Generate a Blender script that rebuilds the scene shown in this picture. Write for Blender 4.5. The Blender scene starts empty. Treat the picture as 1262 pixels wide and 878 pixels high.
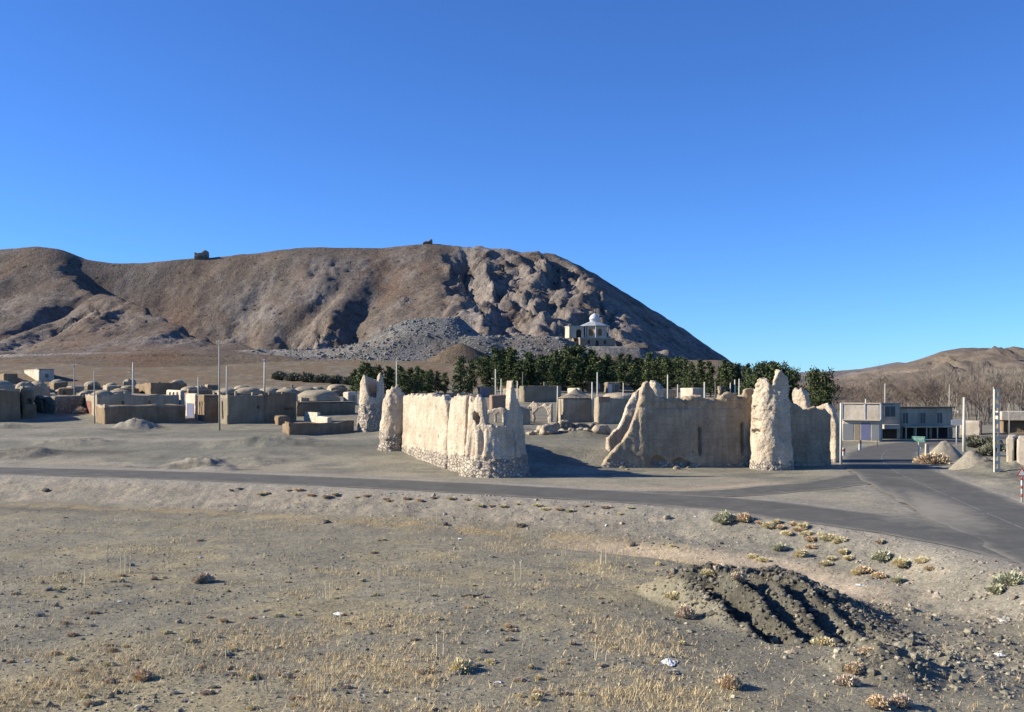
import bpy, math, random
import numpy as np
from mathutils import Vector, Matrix
random.seed(7); RNG = np.random.default_rng(11)
S = bpy.context.scene
COL = S.collection
# ---------------------------------------------------------------- measuring: photograph pixels <-> metres
F, CX, HY, H = 1227.0, 631.0, 470.0, 9.0
def W(px, Y): return (px - CX) / F * Y
def Z(py, Y): return H - (py - HY) / F * Y
def lin(c):
    return tuple(((v / 255.0) / 12.92 if v <= 10 else ((v / 255.0 + .055) / 1.055) ** 2.4) for v in c)
# ---------------------------------------------------------------- noise
def _h(ix, iy, iz, seed):
    n = (ix * 374761393 + iy * 668265263 + iz * 1440662683 + seed * 974634541) & 0xffffffff
    n = ((n ^ (n >> 13)) * 1274126177) & 0xffffffff
    n = n ^ (n >> 16)
    return n.astype(np.float64) / 2147483648.0 - 1.0
def n2(x, y, seed=0):
    x = np.asarray(x, float); y = np.asarray(y, float)
    x, y = np.broadcast_arrays(x, y)
    ix = np.floor(x).astype(np.int64); iy = np.floor(y).astype(np.int64)
    fx = x - ix; fy = y - iy
    fx = fx * fx * fx * (fx * (fx * 6 - 15) + 10); fy = fy * fy * fy * (fy * (fy * 6 - 15) + 10)
    z = np.zeros_like(ix)
    a = _h(ix, iy, z, seed); b = _h(ix + 1, iy, z, seed); c = _h(ix, iy + 1, z, seed); d = _h(ix + 1, iy + 1, z, seed)
    return (a + (b - a) * fx) * (1 - fy) + (c + (d - c) * fx) * fy
def n3(x, y, z, seed=0):
    x, y, z = np.broadcast_arrays(np.asarray(x, float), np.asarray(y, float), np.asarray(z, float))
    ix = np.floor(x).astype(np.int64); iy = np.floor(y).astype(np.int64); iz = np.floor(z).astype(np.int64)
    fx = x - ix; fy = y - iy; fz = z - iz
    fx = fx * fx * (3 - 2 * fx); fy = fy * fy * (3 - 2 * fy); fz = fz * fz * (3 - 2 * fz)
    def pl(k):
        a = _h(ix, iy, iz + k, seed); b = _h(ix + 1, iy, iz + k, seed); c = _h(ix, iy + 1, iz + k, seed); d = _h(ix + 1, iy + 1, iz + k, seed)
        return (a + (b - a) * fx) * (1 - fy) + (c + (d - c) * fx) * fy
    p = pl(0); q = pl(1)
    return p + (q - p) * fz
def fbm2(x, y, o=4, seed=0, g=.5):
    s = 0; a = 1.; t = 0
    x = np.asarray(x, float); y = np.asarray(y, float)
    for k in range(o):
        s = s + a * n2(x, y, seed + k); t += a; a *= g
        x, y = 1.62 * x - 1.21 * y + 3.1, 1.21 * x + 1.62 * y - 7.7
    return s / t
def rid2(x, y, o=4, seed=0, g=.5):
    s = 0; a = 1.; t = 0
    x = np.asarray(x, float); y = np.asarray(y, float)
    for k in range(o):
        s = s + a * (1 - 2 * np.abs(n2(x, y, seed + k))); t += a; a *= g
        x, y = 1.62 * x - 1.21 * y + 3.1, 1.21 * x + 1.62 * y - 7.7
    return s / t
def fbm3(x, y, z, o=3, seed=0, g=.5):
    s = 0; a = 1.; t = 0
    for k in range(o):
        s = s + a * n3(x, y, z, seed + k); t += a; a *= g
        x, y, z = 1.6 * x - 1.2 * y + 1.7, 1.2 * x + 1.6 * y + 4.1, 2.03 * z + 9.3
    return s / t
def sst(a, b, x):
    t = np.clip((np.asarray(x, float) - a) / (b - a), 0, 1); return t * t * (3 - 2 * t)
def smax(a, b, k): 
    h = np.clip(.5 + .5 * (a - b) / k, 0, 1); return b + (a - b) * h + k * h * (1 - h)
def smin(a, b, k): return -smax(-a, -b, k)
# ---------------------------------------------------------------- objects
def tag(o, label=None, cat=None, group=None, kind=None):
    if label: o['label'] = label
    if cat: o['category'] = cat
    if group: o['group'] = group
    if kind: o['kind'] = kind
    return o
def thing(name, label, cat, loc=(0, 0, 0), rz=0., group=None):
    o = bpy.data.objects.new(name, None); o.empty_display_size = .3
    COL.objects.link(o); o.location = loc; o.rotation_euler = (0, 0, rz)
    return tag(o, label, cat, group)
def mesh_np(name, v, faces, cols=None, smooth=True):
    """v Nx3, faces: list of int arrays (each MxK)"""
    me = bpy.data.meshes.new(name)
    v = np.asarray(v, np.float32)
    faces = [np.asarray(f, np.int32) for f in faces if len(f)]
    tot = np.concatenate([np.full(len(f), f.shape[1], np.int32) for f in faces])
    idx = np.concatenate([f.ravel() for f in faces])
    me.vertices.add(len(v)); me.vertices.foreach_set('co', v.ravel())
    me.loops.add(len(idx)); me.loops.foreach_set('vertex_index', idx)
    me.polygons.add(len(tot))
    st = np.concatenate([[0], np.cumsum(tot)[:-1]]).astype(np.int32)
    me.polygons.foreach_set('loop_start', st); me.polygons.foreach_set('loop_total', tot)
    me.polygons.foreach_set('use_smooth', np.full(len(tot), smooth))
    me.update(calc_edges=True)
    if cols is not None:
        a = me.color_attributes.new('Col', 'FLOAT_COLOR', 'POINT')
        c = np.ones((len(v), 4), np.float32); c[:, :cols.shape[1]] = cols
        a.data.foreach_set('color', c.ravel())
    return me
def obj(name, me, mat, parent=None, loc=None):
    o = bpy.data.objects.new(name, me); COL.objects.link(o)
    if mat is not None and not me.materials: me.materials.append(mat)
    if parent is not None: o.parent = parent
    if loc is not None: o.location = loc
    return o
def copy_tree(o, parent=None):
    c = o.copy(); COL.objects.link(c)
    if parent is not None: c.parent = parent
    for ch in list(o.children): copy_tree(ch, c)
    return c
def grid_faces(nr, nc):
    i = np.arange(nr - 1)[:, None] * nc + np.arange(nc - 1)[None, :]
    i = i.ravel()
    return np.stack([i, i + 1, i + nc + 1, i + nc], 1)
class MB:
    """collects simple solids, then links them as one mesh"""
    def __init__(s): s.v = []; s.q = []; s.t = []; s.n = 0
    def add(s, v, q=None, t=None):
        v = np.asarray(v, float).reshape(-1, 3)
        s.v.append(v)
        if q is not None and len(q): s.q.append(np.asarray(q) + s.n)
        if t is not None and len(t): s.t.append(np.asarray(t) + s.n)
        s.n += len(v); return s
    def box(s, x0, x1, y0, y1, z0, z1, tx=1., ty=1.):
        cx, cy = (x0 + x1) / 2, (y0 + y1) / 2
        v = []
        for z, kx, ky in ((z0, 1, 1), (z1, tx, ty)):
            for x, y in ((x0, y0), (x1, y0), (x1, y1), (x0, y1)):
                v.append((cx + (x - cx) * kx, cy + (y - cy) * ky, z))
        return s.add(v, [(3, 2, 1, 0), (4, 5, 6, 7), (0, 1, 5, 4), (1, 2, 6, 5), (2, 3, 7, 6), (3, 0, 4, 7)])
    def tube(s, pts, rad, n=6, cap=True):
        pts = [Vector(p) for p in pts]
        if not hasattr(rad, '__len__'): rad = [rad] * len(pts)
        v = []
        for i, p in enumerate(pts):
            d = (pts[min(i + 1, len(pts) - 1)] - pts[max(i - 1, 0)])
            d = d.normalized() if d.length > 1e-9 else Vector((0, 0, 1))
            a = d.cross(Vector((1, 0, 0)) if abs(d.x) < .8 else Vector((0, 1, 0))).normalized(); b = d.cross(a)
            for k in range(n):
                w = 2 * math.pi * k / n
                v.append(tuple(p + (a * math.cos(w) + b * math.sin(w)) * rad[i]))
        q = []
        for i in range(len(pts) - 1):
            for k in range(n):
                q.append((i * n + k, i * n + (k + 1) % n, (i + 1) * n + (k + 1) % n, (i + 1) * n + k))
        t = []
        if cap:
            v.append(tuple(pts[0])); v.append(tuple(pts[-1])); m = len(v)
            for k in range(n):
                t.append((m - 2, (k + 1) % n, k)); t.append((m - 1, (len(pts) - 1) * n + k, (len(pts) - 1) * n + (k + 1) % n))
        return s.add(v, q, t)
    def lathe(s, prof, c=(0, 0, 0), n=20, jit=0., seed=0):
        pr = [(max(r, .001), z) for r, z in prof]
        v = []
        for i, (r, z) in enumerate(pr):
            for k in range(n):
                w = 2 * math.pi * k / n
                rr = r * (1 + jit * float(n3(math.cos(w) * 1.6 + seed * 7.3, math.sin(w) * 1.6, z * .9 + seed, 5)))
                v.append((c[0] + rr * math.cos(w), c[1] + rr * math.sin(w), c[2] + z * (1 + .4 * jit * float(n2(w, r, seed)))))
        q = [(i * n + k, i * n + (k + 1) % n, (i + 1) * n + (k + 1) % n, (i + 1) * n + k) for i in range(len(pr) - 1) for k in range(n)]
        return s.add(v, q)
    def mesh(s, name, smooth=False):
        f = ([np.concatenate(s.q)] if s.q else []) + ([np.concatenate(s.t)] if s.t else [])
        return mesh_np(name, np.concatenate(s.v), f, smooth=smooth)
    def build(s, name, mat, parent=None, smooth=False, loc=None):
        return obj(name, s.mesh(name, smooth), mat, parent, loc)
# ---------------------------------------------------------------- materials
def mat_base(name):
    m = bpy.data.materials.new(name); m.use_nodes = True
    nt = m.node_tree; b = nt.nodes['Principled BSDF']
    b.inputs['Roughness'].default_value = .92
    b.inputs['Specular IOR Level'].default_value = .15
    return m, nt, b
def N(nt, t, **kw):
    n = nt.nodes.new(t)
    for k, v in kw.items():
        if k.startswith('i_'):
            n.inputs[k[2:].replace('_', ' ')].default_value = v
        else: setattr(n, k, v)
    return n
def noise_fac(nt, vec, scale, detail=4, lo=.3, hi=.7, a=0., b=1., rough=.6):
    n = N(nt, 'ShaderNodeTexNoise'); n.inputs['Scale'].default_value = scale
    n.inputs['Detail'].default_value = detail; n.inputs['Roughness'].default_value = rough
    nt.links.new(vec, n.inputs['Vector'])
    r = N(nt, 'ShaderNodeMapRange'); r.inputs['From Min'].default_value = lo; r.inputs['From Max'].default_value = hi
    r.inputs['To Min'].default_value = a; r.inputs['To Max'].default_value = b
    nt.links.new(n.outputs[0], r.inputs['Value'])
    return r.outputs[0]
def mulval(nt, col, fac):
    h = N(nt, 'ShaderNodeVectorMath', operation='SCALE')
    nt.links.new(col, h.inputs[0]); nt.links.new(fac, h.inputs['Scale']); return h.outputs[0]
def mathn(nt, op, a, b=None):
    m = N(nt, 'ShaderNodeMath', operation=op)
    for i, x in enumerate((a, b)):
        if x is None: continue
        if isinstance(x, (int, float)): m.inputs[i].default_value = x
        else: nt.links.new(x, m.inputs[i])
    return m.outputs[0]
def mixcol(nt, fac, a, b):
    m = N(nt, 'ShaderNodeMix', data_type='RGBA')
    for i, x in ((0, fac), (6, a), (7, b)):
        if isinstance(x, (tuple, list)): m.inputs[i].default_value = (*x[:3], 1)
        elif isinstance(x, (int, float)): m.inputs[i].default_value = x
        else: nt.links.new(x, m.inputs[i])
    return m.outputs[2]
def coord(nt, kind='Object', scale=None):
    t = N(nt, 'ShaderNodeTexCoord')
    if scale is None: return t.outputs[kind]
    mp = N(nt, 'ShaderNodeMapping'); mp.inputs['Scale'].default_value = scale
    nt.links.new(t.outputs[kind], mp.inputs['Vector']); return mp.outputs[0]
def bump(nt, b, h, dist, strength=1., prev=None):
    n = N(nt, 'ShaderNodeBump'); n.inputs['Distance'].default_value = dist; n.inputs['Strength'].default_value = strength
    nt.links.new(h, n.inputs['Height'])
    if prev is not None: nt.links.new(prev, n.inputs['Normal'])
    nt.links.new(n.outputs[0], b.inputs['Normal']); return n.outputs[0]
def mat_terrain(name, sc, spread, bd, fine=True, scrub=False):
    """base colour from the vertex attribute, broken up by several noise scales; sc = finest scale per metre"""
    m, nt, b = mat_base(name)
    at = N(nt, 'ShaderNodeVertexColor', layer_name='Col')
    v = coord(nt)
    f1 = noise_fac(nt, v, sc * .06, 5, .3, .7, 1 - spread * .5, 1 + spread * .5)
    f2 = noise_fac(nt, v, sc * .45, 5, .3, .7, 1 - spread * .7, 1 + spread * .7, .7)
    f3 = noise_fac(nt, v, sc * 2.2, 3, .3, .7, 1 - spread, 1 + spread, .7)
    f = mathn(nt, 'MULTIPLY', mathn(nt, 'MULTIPLY', f1, f2), f3)
    col = mulval(nt, at.outputs['Color'], f)
    if fine:
        vo = N(nt, 'ShaderNodeTexVoronoi'); vo.inputs['Scale'].default_value = sc * 1.6
        nt.links.new(v, vo.inputs['Vector'])
        sep = N(nt, 'ShaderNodeSeparateColor'); nt.links.new(vo.outputs['Color'], sep.inputs[0])
        pv = N(nt, 'ShaderNodeMapRange'); pv.inputs['To Min'].default_value = .55; pv.inputs['To Max'].default_value = 1.5
        nt.links.new(sep.outputs[0], pv.inputs['Value'])
        msk = mathn(nt, 'LESS_THAN', vo.outputs['Distance'], .42)
        gm = mathn(nt, 'MULTIPLY', mathn(nt, 'MULTIPLY', msk, at.outputs['Alpha']), mathn(nt, 'GREATER_THAN', sep.outputs[1], .35))
        col = mixcol(nt, gm, col, mulval(nt, col, pv.outputs[0]))
        hgt = mathn(nt, 'MULTIPLY', mathn(nt, 'SUBTRACT', .5, vo.outputs['Distance']), gm)
        p = bump(nt, b, hgt, bd * .8, .7)
    else: p = None
    if scrub:      # low dry bushes dotted over the slope
        vs = N(nt, 'ShaderNodeTexVoronoi'); vs.inputs['Scale'].default_value = .42; nt.links.new(v, vs.inputs['Vector'])
        ss = N(nt, 'ShaderNodeSeparateColor'); nt.links.new(vs.outputs['Color'], ss.inputs[0])
        rad = N(nt, 'ShaderNodeMapRange'); rad.inputs['To Min'].default_value = .05; rad.inputs['To Max'].default_value = .36; nt.links.new(ss.outputs[0], rad.inputs['Value'])
        ms = mathn(nt, 'MULTIPLY', mathn(nt, 'LESS_THAN', vs.outputs['Distance'], rad.outputs[0]), mathn(nt, 'GREATER_THAN', ss.outputs[1], .3))
        sc_ = N(nt, 'ShaderNodeMapRange'); sc_.inputs['To Min'].default_value = .22; sc_.inputs['To Max'].default_value = 1.3; nt.links.new(ss.outputs[2], sc_.inputs['Value'])
        col = mixcol(nt, ms, col, mulval(nt, col, sc_.outputs[0]))
    nt.links.new(col, b.inputs['Base Color'])
    hn = N(nt, 'ShaderNodeTexNoise'); hn.inputs['Scale'].default_value = sc * .8; hn.inputs['Detail'].default_value = 6; hn.inputs['Roughness'].default_value = .7
    nt.links.new(v, hn.inputs['Vector'])
    bump(nt, b, hn.outputs[0], bd * 2, 1., p)
    return m
def mat_mud(name, c1, c2, scale=1., bd=.06, streak=True, spread=.22, courses=False):
    m, nt, b = mat_base(name)
    v = coord(nt)
    f = noise_fac(nt, v, 1.1 * scale, 6, .32, .68)
    col = mixcol(nt, f, c1, c2)
    g = noise_fac(nt, v, 7 * scale, 5, .3, .7, 1 - spread, 1 + spread, .7)
    col = mulval(nt, col, g)
    col = mulval(nt, col, noise_fac(nt, v, .45 * scale, 4, .35, .62, .80, 1.08))
    h = N(nt, 'ShaderNodeTexNoise'); h.inputs['Scale'].default_value = 5 * scale; h.inputs['Detail'].default_value = 8; h.inputs['Roughness'].default_value = .7
    nt.links.new(v, h.inputs['Vector'])
    vr = N(nt, 'ShaderNodeTexVoronoi'); vr.inputs['Scale'].default_value = 3.2 * scale; nt.links.new(v, vr.inputs['Vector'])
    vr2 = N(nt, 'ShaderNodeTexVoronoi'); vr2.inputs['Scale'].default_value = 8.5 * scale; nt.links.new(v, vr2.inputs['Vector'])
    hh = mathn(nt, 'ADD', h.outputs[0], mathn(nt, 'ADD', mathn(nt, 'MULTIPLY', vr.outputs['Distance'], .55), mathn(nt, 'MULTIPLY', vr2.outputs['Distance'], .3)))
    p = bump(nt, b, hh, bd * 1.5, 1.)
    if courses:      # faint lifts of rammed mud, broken by wear, and pock marks
        sx = N(nt, 'ShaderNodeSeparateXYZ'); nt.links.new(v, sx.inputs[0])
        zz = mathn(nt, 'ADD', mathn(nt, 'MULTIPLY', sx.outputs[2], 1.25), noise_fac(nt, v, .5, 3, 0, 1, -.35, .35))
        fz = mathn(nt, 'ABSOLUTE', mathn(nt, 'SUBTRACT', mathn(nt, 'FRACT', zz), .5))
        ln = mathn(nt, 'MULTIPLY', mathn(nt, 'LESS_THAN', fz, .05), noise_fac(nt, v, .9, 3, .42, .6))
        col = mixcol(nt, mathn(nt, 'MULTIPLY', ln, .28), col, tuple(.45 * q for q in c1))
        pk = mathn(nt, 'LESS_THAN', vr.outputs['Distance'], .10)
        col = mixcol(nt, mathn(nt, 'MULTIPLY', pk, .45), col, tuple(.4 * q for q in c1))
    if streak:
        vs = coord(nt, 'Object', (1.3 * scale, 1.3 * scale, .16 * scale))
        s = noise_fac(nt, vs, 1.8, 4, .35, .65, .86, 1.1)
        col = mulval(nt, col, s)
    nt.links.new(col, b.inputs['Base Color'])
    return m
def mat_stone(name, c1, c2, scale=3., bd=.12):
    m, nt, b = mat_base(name)
    v = coord(nt)
    vo = N(nt, 'ShaderNodeTexVoronoi'); vo.inputs['Scale'].default_value = scale; vo.inputs['Randomness'].default_value = 1
    nt.links.new(v, vo.inputs['Vector'])
    sep = N(nt, 'ShaderNodeSeparateColor'); nt.links.new(vo.outputs['Color'], sep.inputs[0])
    col = mixcol(nt, sep.outputs[0], c1, c2)
    vd = N(nt, 'ShaderNodeTexVoronoi', feature='DISTANCE_TO_EDGE'); vd.inputs['Scale'].default_value = scale
    nt.links.new(v, vd.inputs['Vector'])
    e = N(nt, 'ShaderNodeMapRange'); e.inputs['From Max'].default_value = .12; e.inputs['To Min'].default_value = 0.
    nt.links.new(vd.outputs['Distance'], e.inputs['Value'])
    col = mixcol(nt, e.outputs[0], tuple(.8 * (a + c) / 2 for a, c in zip(c1, c2)), col)
    g = noise_fac(nt, v, scale * 3, 4, .3, .7, .78, 1.2)
    col = mulval(nt, col, g)
    nt.links.new(col, b.inputs['Base Color'])
    bump(nt, b, e.outputs[0], bd, 1.)
    return m
def mat_plain(name, c, rough=.8, spread=.12, scale=3., metal=0., spec=.3):
    m, nt, b = mat_base(name)
    v = coord(nt)
    f = noise_fac(nt, v, scale, 4, .3, .7, 1 - spread, 1 + spread)
    rgb = N(nt, 'ShaderNodeRGB'); rgb.outputs[0].default_value = (*c, 1)
    nt.links.new(mulval(nt, rgb.outputs[0], f), b.inputs['Base Color'])
    b.inputs['Roughness'].default_value = rough; b.inputs['Metallic'].default_value = metal
    b.inputs['Specular IOR Level'].default_value = spec
    return m
def mat_leaf(name, sheen=.0):
    m, nt, b = mat_base(name)
    at = N(nt, 'ShaderNodeVertexColor', layer_name='Col')
    oi = N(nt, 'ShaderNodeObjectInfo')
    r = N(nt, 'ShaderNodeMapRange'); r.inputs['To Min'].default_value = .75; r.inputs['To Max'].default_value = 1.25
    nt.links.new(oi.outputs['Random'], r.inputs['Value'])
    nt.links.new(mulval(nt, at.outputs['Color'], r.outputs[0]), b.inputs['Base Color'])
    return m
# ================================================================ LIGHT, SKY, CAMERA
SUN_EL, SUN_AZ = math.radians(25), math.radians(1.5)      # AZ: degrees behind the picture plane, sun on the left
sun_dir = Vector((-math.cos(SUN_AZ) * math.cos(SUN_EL), math.sin(SUN_AZ) * math.cos(SUN_EL), math.sin(SUN_EL)))
sl = bpy.data.lights.new('sun', 'SUN'); sl.energy = 5.0; sl.angle = math.radians(.53); sl.color = (1, .915, .77)
so = bpy.data.objects.new('sun', sl); COL.objects.link(so)
so.rotation_euler = (-sun_dir).to_track_quat('-Z', 'Y').to_euler(); so.location = sun_dir * 300
wd = bpy.data.worlds.new('World'); S.world = wd; wd.use_nodes = True
wn = wd.node_tree; bg = wn.nodes['Background']
sky = wn.nodes.new('ShaderNodeTexSky'); sky.sky_type = 'NISHITA'; sky.sun_disc = False
sky.sun_elevation = SUN_EL
sky.sun_rotation = math.atan2(sun_dir.x, sun_dir.y)
sky.altitude = 2200; sky.air_density = 1.0; sky.dust_density = 0.; sky.ozone_density = 2.0
hs = wn.nodes.new('ShaderNodeVectorMath'); hs.operation = 'MULTIPLY'; hs.inputs[1].default_value = (.49, .895, 1.56)   # white balance of the clear mountain sky
wn.links.new(sky.outputs[0], hs.inputs[0]); wn.links.new(hs.outputs[0], bg.inputs['Color']); bg.inputs['Strength'].default_value = .069
cam_d = bpy.data.cameras.new('camera'); cam = bpy.data.objects.new('camera', cam_d); COL.objects.link(cam)
cam.location = (0, 0, H); cam.rotation_euler = (math.radians(90), 0, 0)
cam_d.sensor_width = 36; cam_d.lens = 36 * F / 1262; cam_d.shift_y = 31 / 1262
cam_d.clip_start = .5; cam_d.clip_end = 20000
S.camera = cam
S.view_settings.view_transform = 'Standard'; S.view_settings.look = 'None'
S.view_settings.exposure = .85; S.view_settings.gamma = 1
S.cycles.diffuse_bounces = 1; S.cycles.max_bounces = 4
# ================================================================ TERRAIN
def poly_smooth(P, n=8):
    P = np.asarray(P, float); out = []
    Q = np.vstack([2 * P[0] - P[1], P, 2 * P[-1] - P[-2]])
    for i in range(1, len(Q) - 2):
        for k in range(n):
            t = k / n
            out.append(.5 * ((2 * Q[i]) + (-Q[i - 1] + Q[i + 1]) * t + (2 * Q[i - 1] - 5 * Q[i] + 4 * Q[i + 1] - Q[i + 2]) * t * t + (-Q[i - 1] + 3 * Q[i] - 3 * Q[i + 1] + Q[i + 2]) * t ** 3))
    out.append(P[-1]); return np.array(out)
def dist_poly(x, y, P):
    """distance to polyline and signed side (positive = right of travel)"""
    best = np.full(np.shape(x), 1e9); side = np.zeros(np.shape(x))
    for a, b in zip(P[:-1], P[1:]):
        d = b - a; L = float(d @ d)
        t = np.clip(((x - a[0]) * d[0] + (y - a[1]) * d[1]) / L, 0, 1)
        ex = x - a[0] - t * d[0]; ey = y - a[1] - t * d[1]
        r = np.hypot(ex, ey); m = r < best
        best = np.where(m, r, best)
        side = np.where(m, np.sign(d[1] * ex - d[0] * ey), side)
    return best, side
MAIN = poly_smooth([(23, 5), (26.3, 30), (28.7, 48), (30.6, 60), (33, 74), (37.2, 96.4), (42, 113), (48.5, 129), (57, 144), (71, 159), (93, 178), (150, 215), (240, 262)], 8)
SIDE = poly_smooth([(-230, 132), (-130, 114), (-50.5, 98.2), (-15, 87.1), (12.5, 73.6), (19.7, 66.2), (25.6, 57), (28.6, 47)], 8)
SLIP = poly_smooth([(3, 79.0), (13.8, 77.6), (21.8, 81.6), (28.9, 87.2), (36.2, 96.5), (40, 104)], 8)
def RZ(y): return np.interp(y, [0, 60, 100, 130, 165, 300, 900], [.25, .2, .2, -.1, -.6, -.6, 0])
LP = ([0, 92, 100, 106, 113, 130, 150, 175, 200, 260, 300, 330, 420, 520, 900, 9000], [0, 0, .05, .35, 1., 2.2, 2.9, 4.2, 5.5, 9.2, 13, 16, 12, 1, 0, 0])
RP = ([0, 100, 130, 165, 300, 500, 900, 9000], [0, .1, -.15, -.7, -.6, 1.5, 0, 0])
def lerp(a, b, t): return a + (b - a) * t
def bumpz(x, y, cx, cy, rx, ry, h, p=1.):
    r = np.sqrt(((x - cx) / rx) ** 2 + ((y - cy) / ry) ** 2)
    return h * np.clip(1 - r, 0, 1) ** p
def pit_s(x, y): return x - .30 * (40 - y)
def ground(x, y):
    x = np.asarray(x, float); y = np.asarray(y, float)
    b = x / np.maximum(y, 30)
    w = sst(.20, .34, b)
    back = lerp(np.interp(y, *LP), np.interp(y, *RP), w)
    back = back + sst(104, 109, y) * (1 - sst(128, 136, y)) * sst(-6, 0, x - (-.43 * (y - 100))) * (1 - sst(19, 30, x)) * 1.25
    # gentle unevenness behind the road
    k = sst(96, 110, y)
    back = back + k * (.25 * fbm2(x / 14, y / 10, 3, 21) + .08 * fbm2(x / 3, y / 3, 2, 25))
    # spoil and mounds behind the road
    for (px, Y, rx, ry, h) in ((245, 102.5, 4.2, 3.0, 1.15), (258, 99, 3.4, 2.2, .8), (170, 139, 3.2, 3, 1.5), (25, 111, 4.5, 3, .6), (60, 112, 4, 3, .4), (10, 140, 3, 3, .6), (95, 121, 6, 4, .7), (330, 120, 9, 5, .9), (300, 106, 7, 3, .5), (700, 98.5, 4.2, 2.2, .75), (665, 97.5, 2.5, 1.6, .4), (1250, 99, 8, 9, 1.3), (1240, 84, 5, 8, .7), (720, 118, 6, 3, .7)):
        rr_ = np.hypot((x - W(px, Y)) / rx, (y - Y) / ry) * (1 + .3 * fbm2(x / 2.2, y / 2.2, 2, 33)); back = back + h * .85 * np.clip(1 - rr_ ** 2, 0, 1) ** 1.6 * (1 + .4 * fbm2(x * .8, y * .8, 4, 31, .65))
    ds, ss = dist_poly(x, y, SIDE); dm, sm = dist_poly(x, y, MAIN)
    e = np.where(ss > 0, ds, -ds)                    # >0 on the camera's side of the west road
    near = (ss > 0) & (y < 130)
    # field in front of the road
    fr = sst(-6, 24, x)
    fld = lerp(np.interp(y, [0, 24, 40, 60, 80], [2.2, 1.0, .25, -.7, -1.15]), np.interp(y, [0, 24, 34, 46, 62, 80], [1.0, .1, -.35, -.9, -1.15, -1.1]), fr)
    fld = fld + .22 * fbm2(x / 9, y / 7, 3, 41) + .07 * fbm2(x / 1.6, y / 1.6, 3, 45)
    # sandy wash on the right
    wash = poly_smooth([(-3, 66), (5, 60.5), (10, 56.5), (14.5, 52.5), (16.5, 48), (20.5, 40), (25, 26)], 5)
    dw, _ = dist_poly(x, y, wash)
    fld = fld - (.55 * np.exp(-(dw / 2.4) ** 2)) * sst(-3, 8, x)
    tw = lerp(11.5, 9.0, sst(0, 20, x))
    z = lerp(RZ(y), fld, sst(3.6, tw, e + .8 * fbm2(x / 5, y / 5, 2, 51)))
    z = np.where(near, z, lerp(RZ(y), back, sst(3.6, 9, ds)))
    # main road bed
    km = 1 - sst(4.2, 9.5, dm + .7 * n2(x / 3, y / 3, 3))
    z = lerp(z, RZ(y), km)
    dl, _ = dist_poly(x, y, SLIP); z = lerp(RZ(y) - .045, z, sst(2.7, 5.5, dl)); es = smin(ds, dm * .86, 7.5); z = np.where((ss < 0) & (sm < 0) & (x > 4) & (y < 102), lerp(RZ(y) - .045, z, sst(3.6, 6.0, es)), z)
    # rubble heap with its furrows beside the wash
    s = pit_s(x, y)
    hx = sst(6.2, 7.8, s) * (1 - sst(10.6, 15.5, x))
    hy = sst(34.2, 39.6, y) * (1 - sst(40.6, 46, y))
    heap = 1.55 * hx * hy
    ph = (s - 7.2 + .22 * fbm2(x * .9, y * .9, 3, 63)) / 1.3
    fr_ = ph - np.floor(ph)
    saw = np.interp(fr_, [0, .22, .38, .97, 1.0], [1.0, 0.0, 0.06, 1.0, 1.0])
    am = np.interp(np.floor(ph), [-1, 0, 1, 2, 3, 4], [0, 2.0, .85, .95, .3, 0])
    msk = sst(34.0, 35.2, y) * (1 - sst(39.6, 41.0, y)) * sst(6.6, 7.2, s) * (1 - sst(11.6, 12.6, s))
    z = z + heap - .95 * (1 - saw) * am * msk
    rough = np.clip(hx * sst(34.4, 35.4, y) * (1 - sst(43, 46, y)), 0, 1)
    z = z + rough * (.17 * fbm2(x * 1.3, y * 1.3, 4, 61, .75) + .14 * np.maximum(0, n2(x * 3.1, y * 3.1, 66)))
    # second bank at the lower right, and broken ground at the right edge
    z = z + bumpz(x, y, 11.1, 30.0, 1.7, 2.6, .85, 1.) * (1 + .5 * fbm2(x * 1.5, y * 1.5, 3, 71)) + bumpz(x, y, 13.6, 31, 2.2, 3, .35)
    rb = bumpz(x, y, 17.5, 43.5, 4.5, 5, 1., .5) + bumpz(x, y, 14.5, 33, 4, 5, .8, .5)
    z = z + np.minimum(rb, 1) * .28 * np.maximum(-.2, fbm2(x * .9, y * .9, 3, 75, .6))
    # embankment gravel
    eb = np.where(near, sst(3.8, 5.5, e) * (1 - sst(9, 13, e)), 0) * (1 - km)
    z = z + eb * .09 * fbm2(x * 1.2, y * 1.2, 3, 81, .65)
    return z
def G(x, y): return float(ground(np.array([x]), np.array([y]))[0])
def on_field(px, py):
    """point of the ground seen at a pixel of the photograph (marching along the sight line)"""
    Ys = np.concatenate([np.arange(18, 60, .1), np.arange(60, 140, .25), np.arange(140, 400, 1.)])
    zz = ground(W(px, Ys), Ys) - Z(py, Ys)
    k = np.argmax(zz > 0)
    return W(px, Ys[k]), Ys[k], float(ground(np.array([W(px, Ys[k])]), np.array([Ys[k]]))[0])
RNG2 = np.random.default_rng(4)
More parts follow.
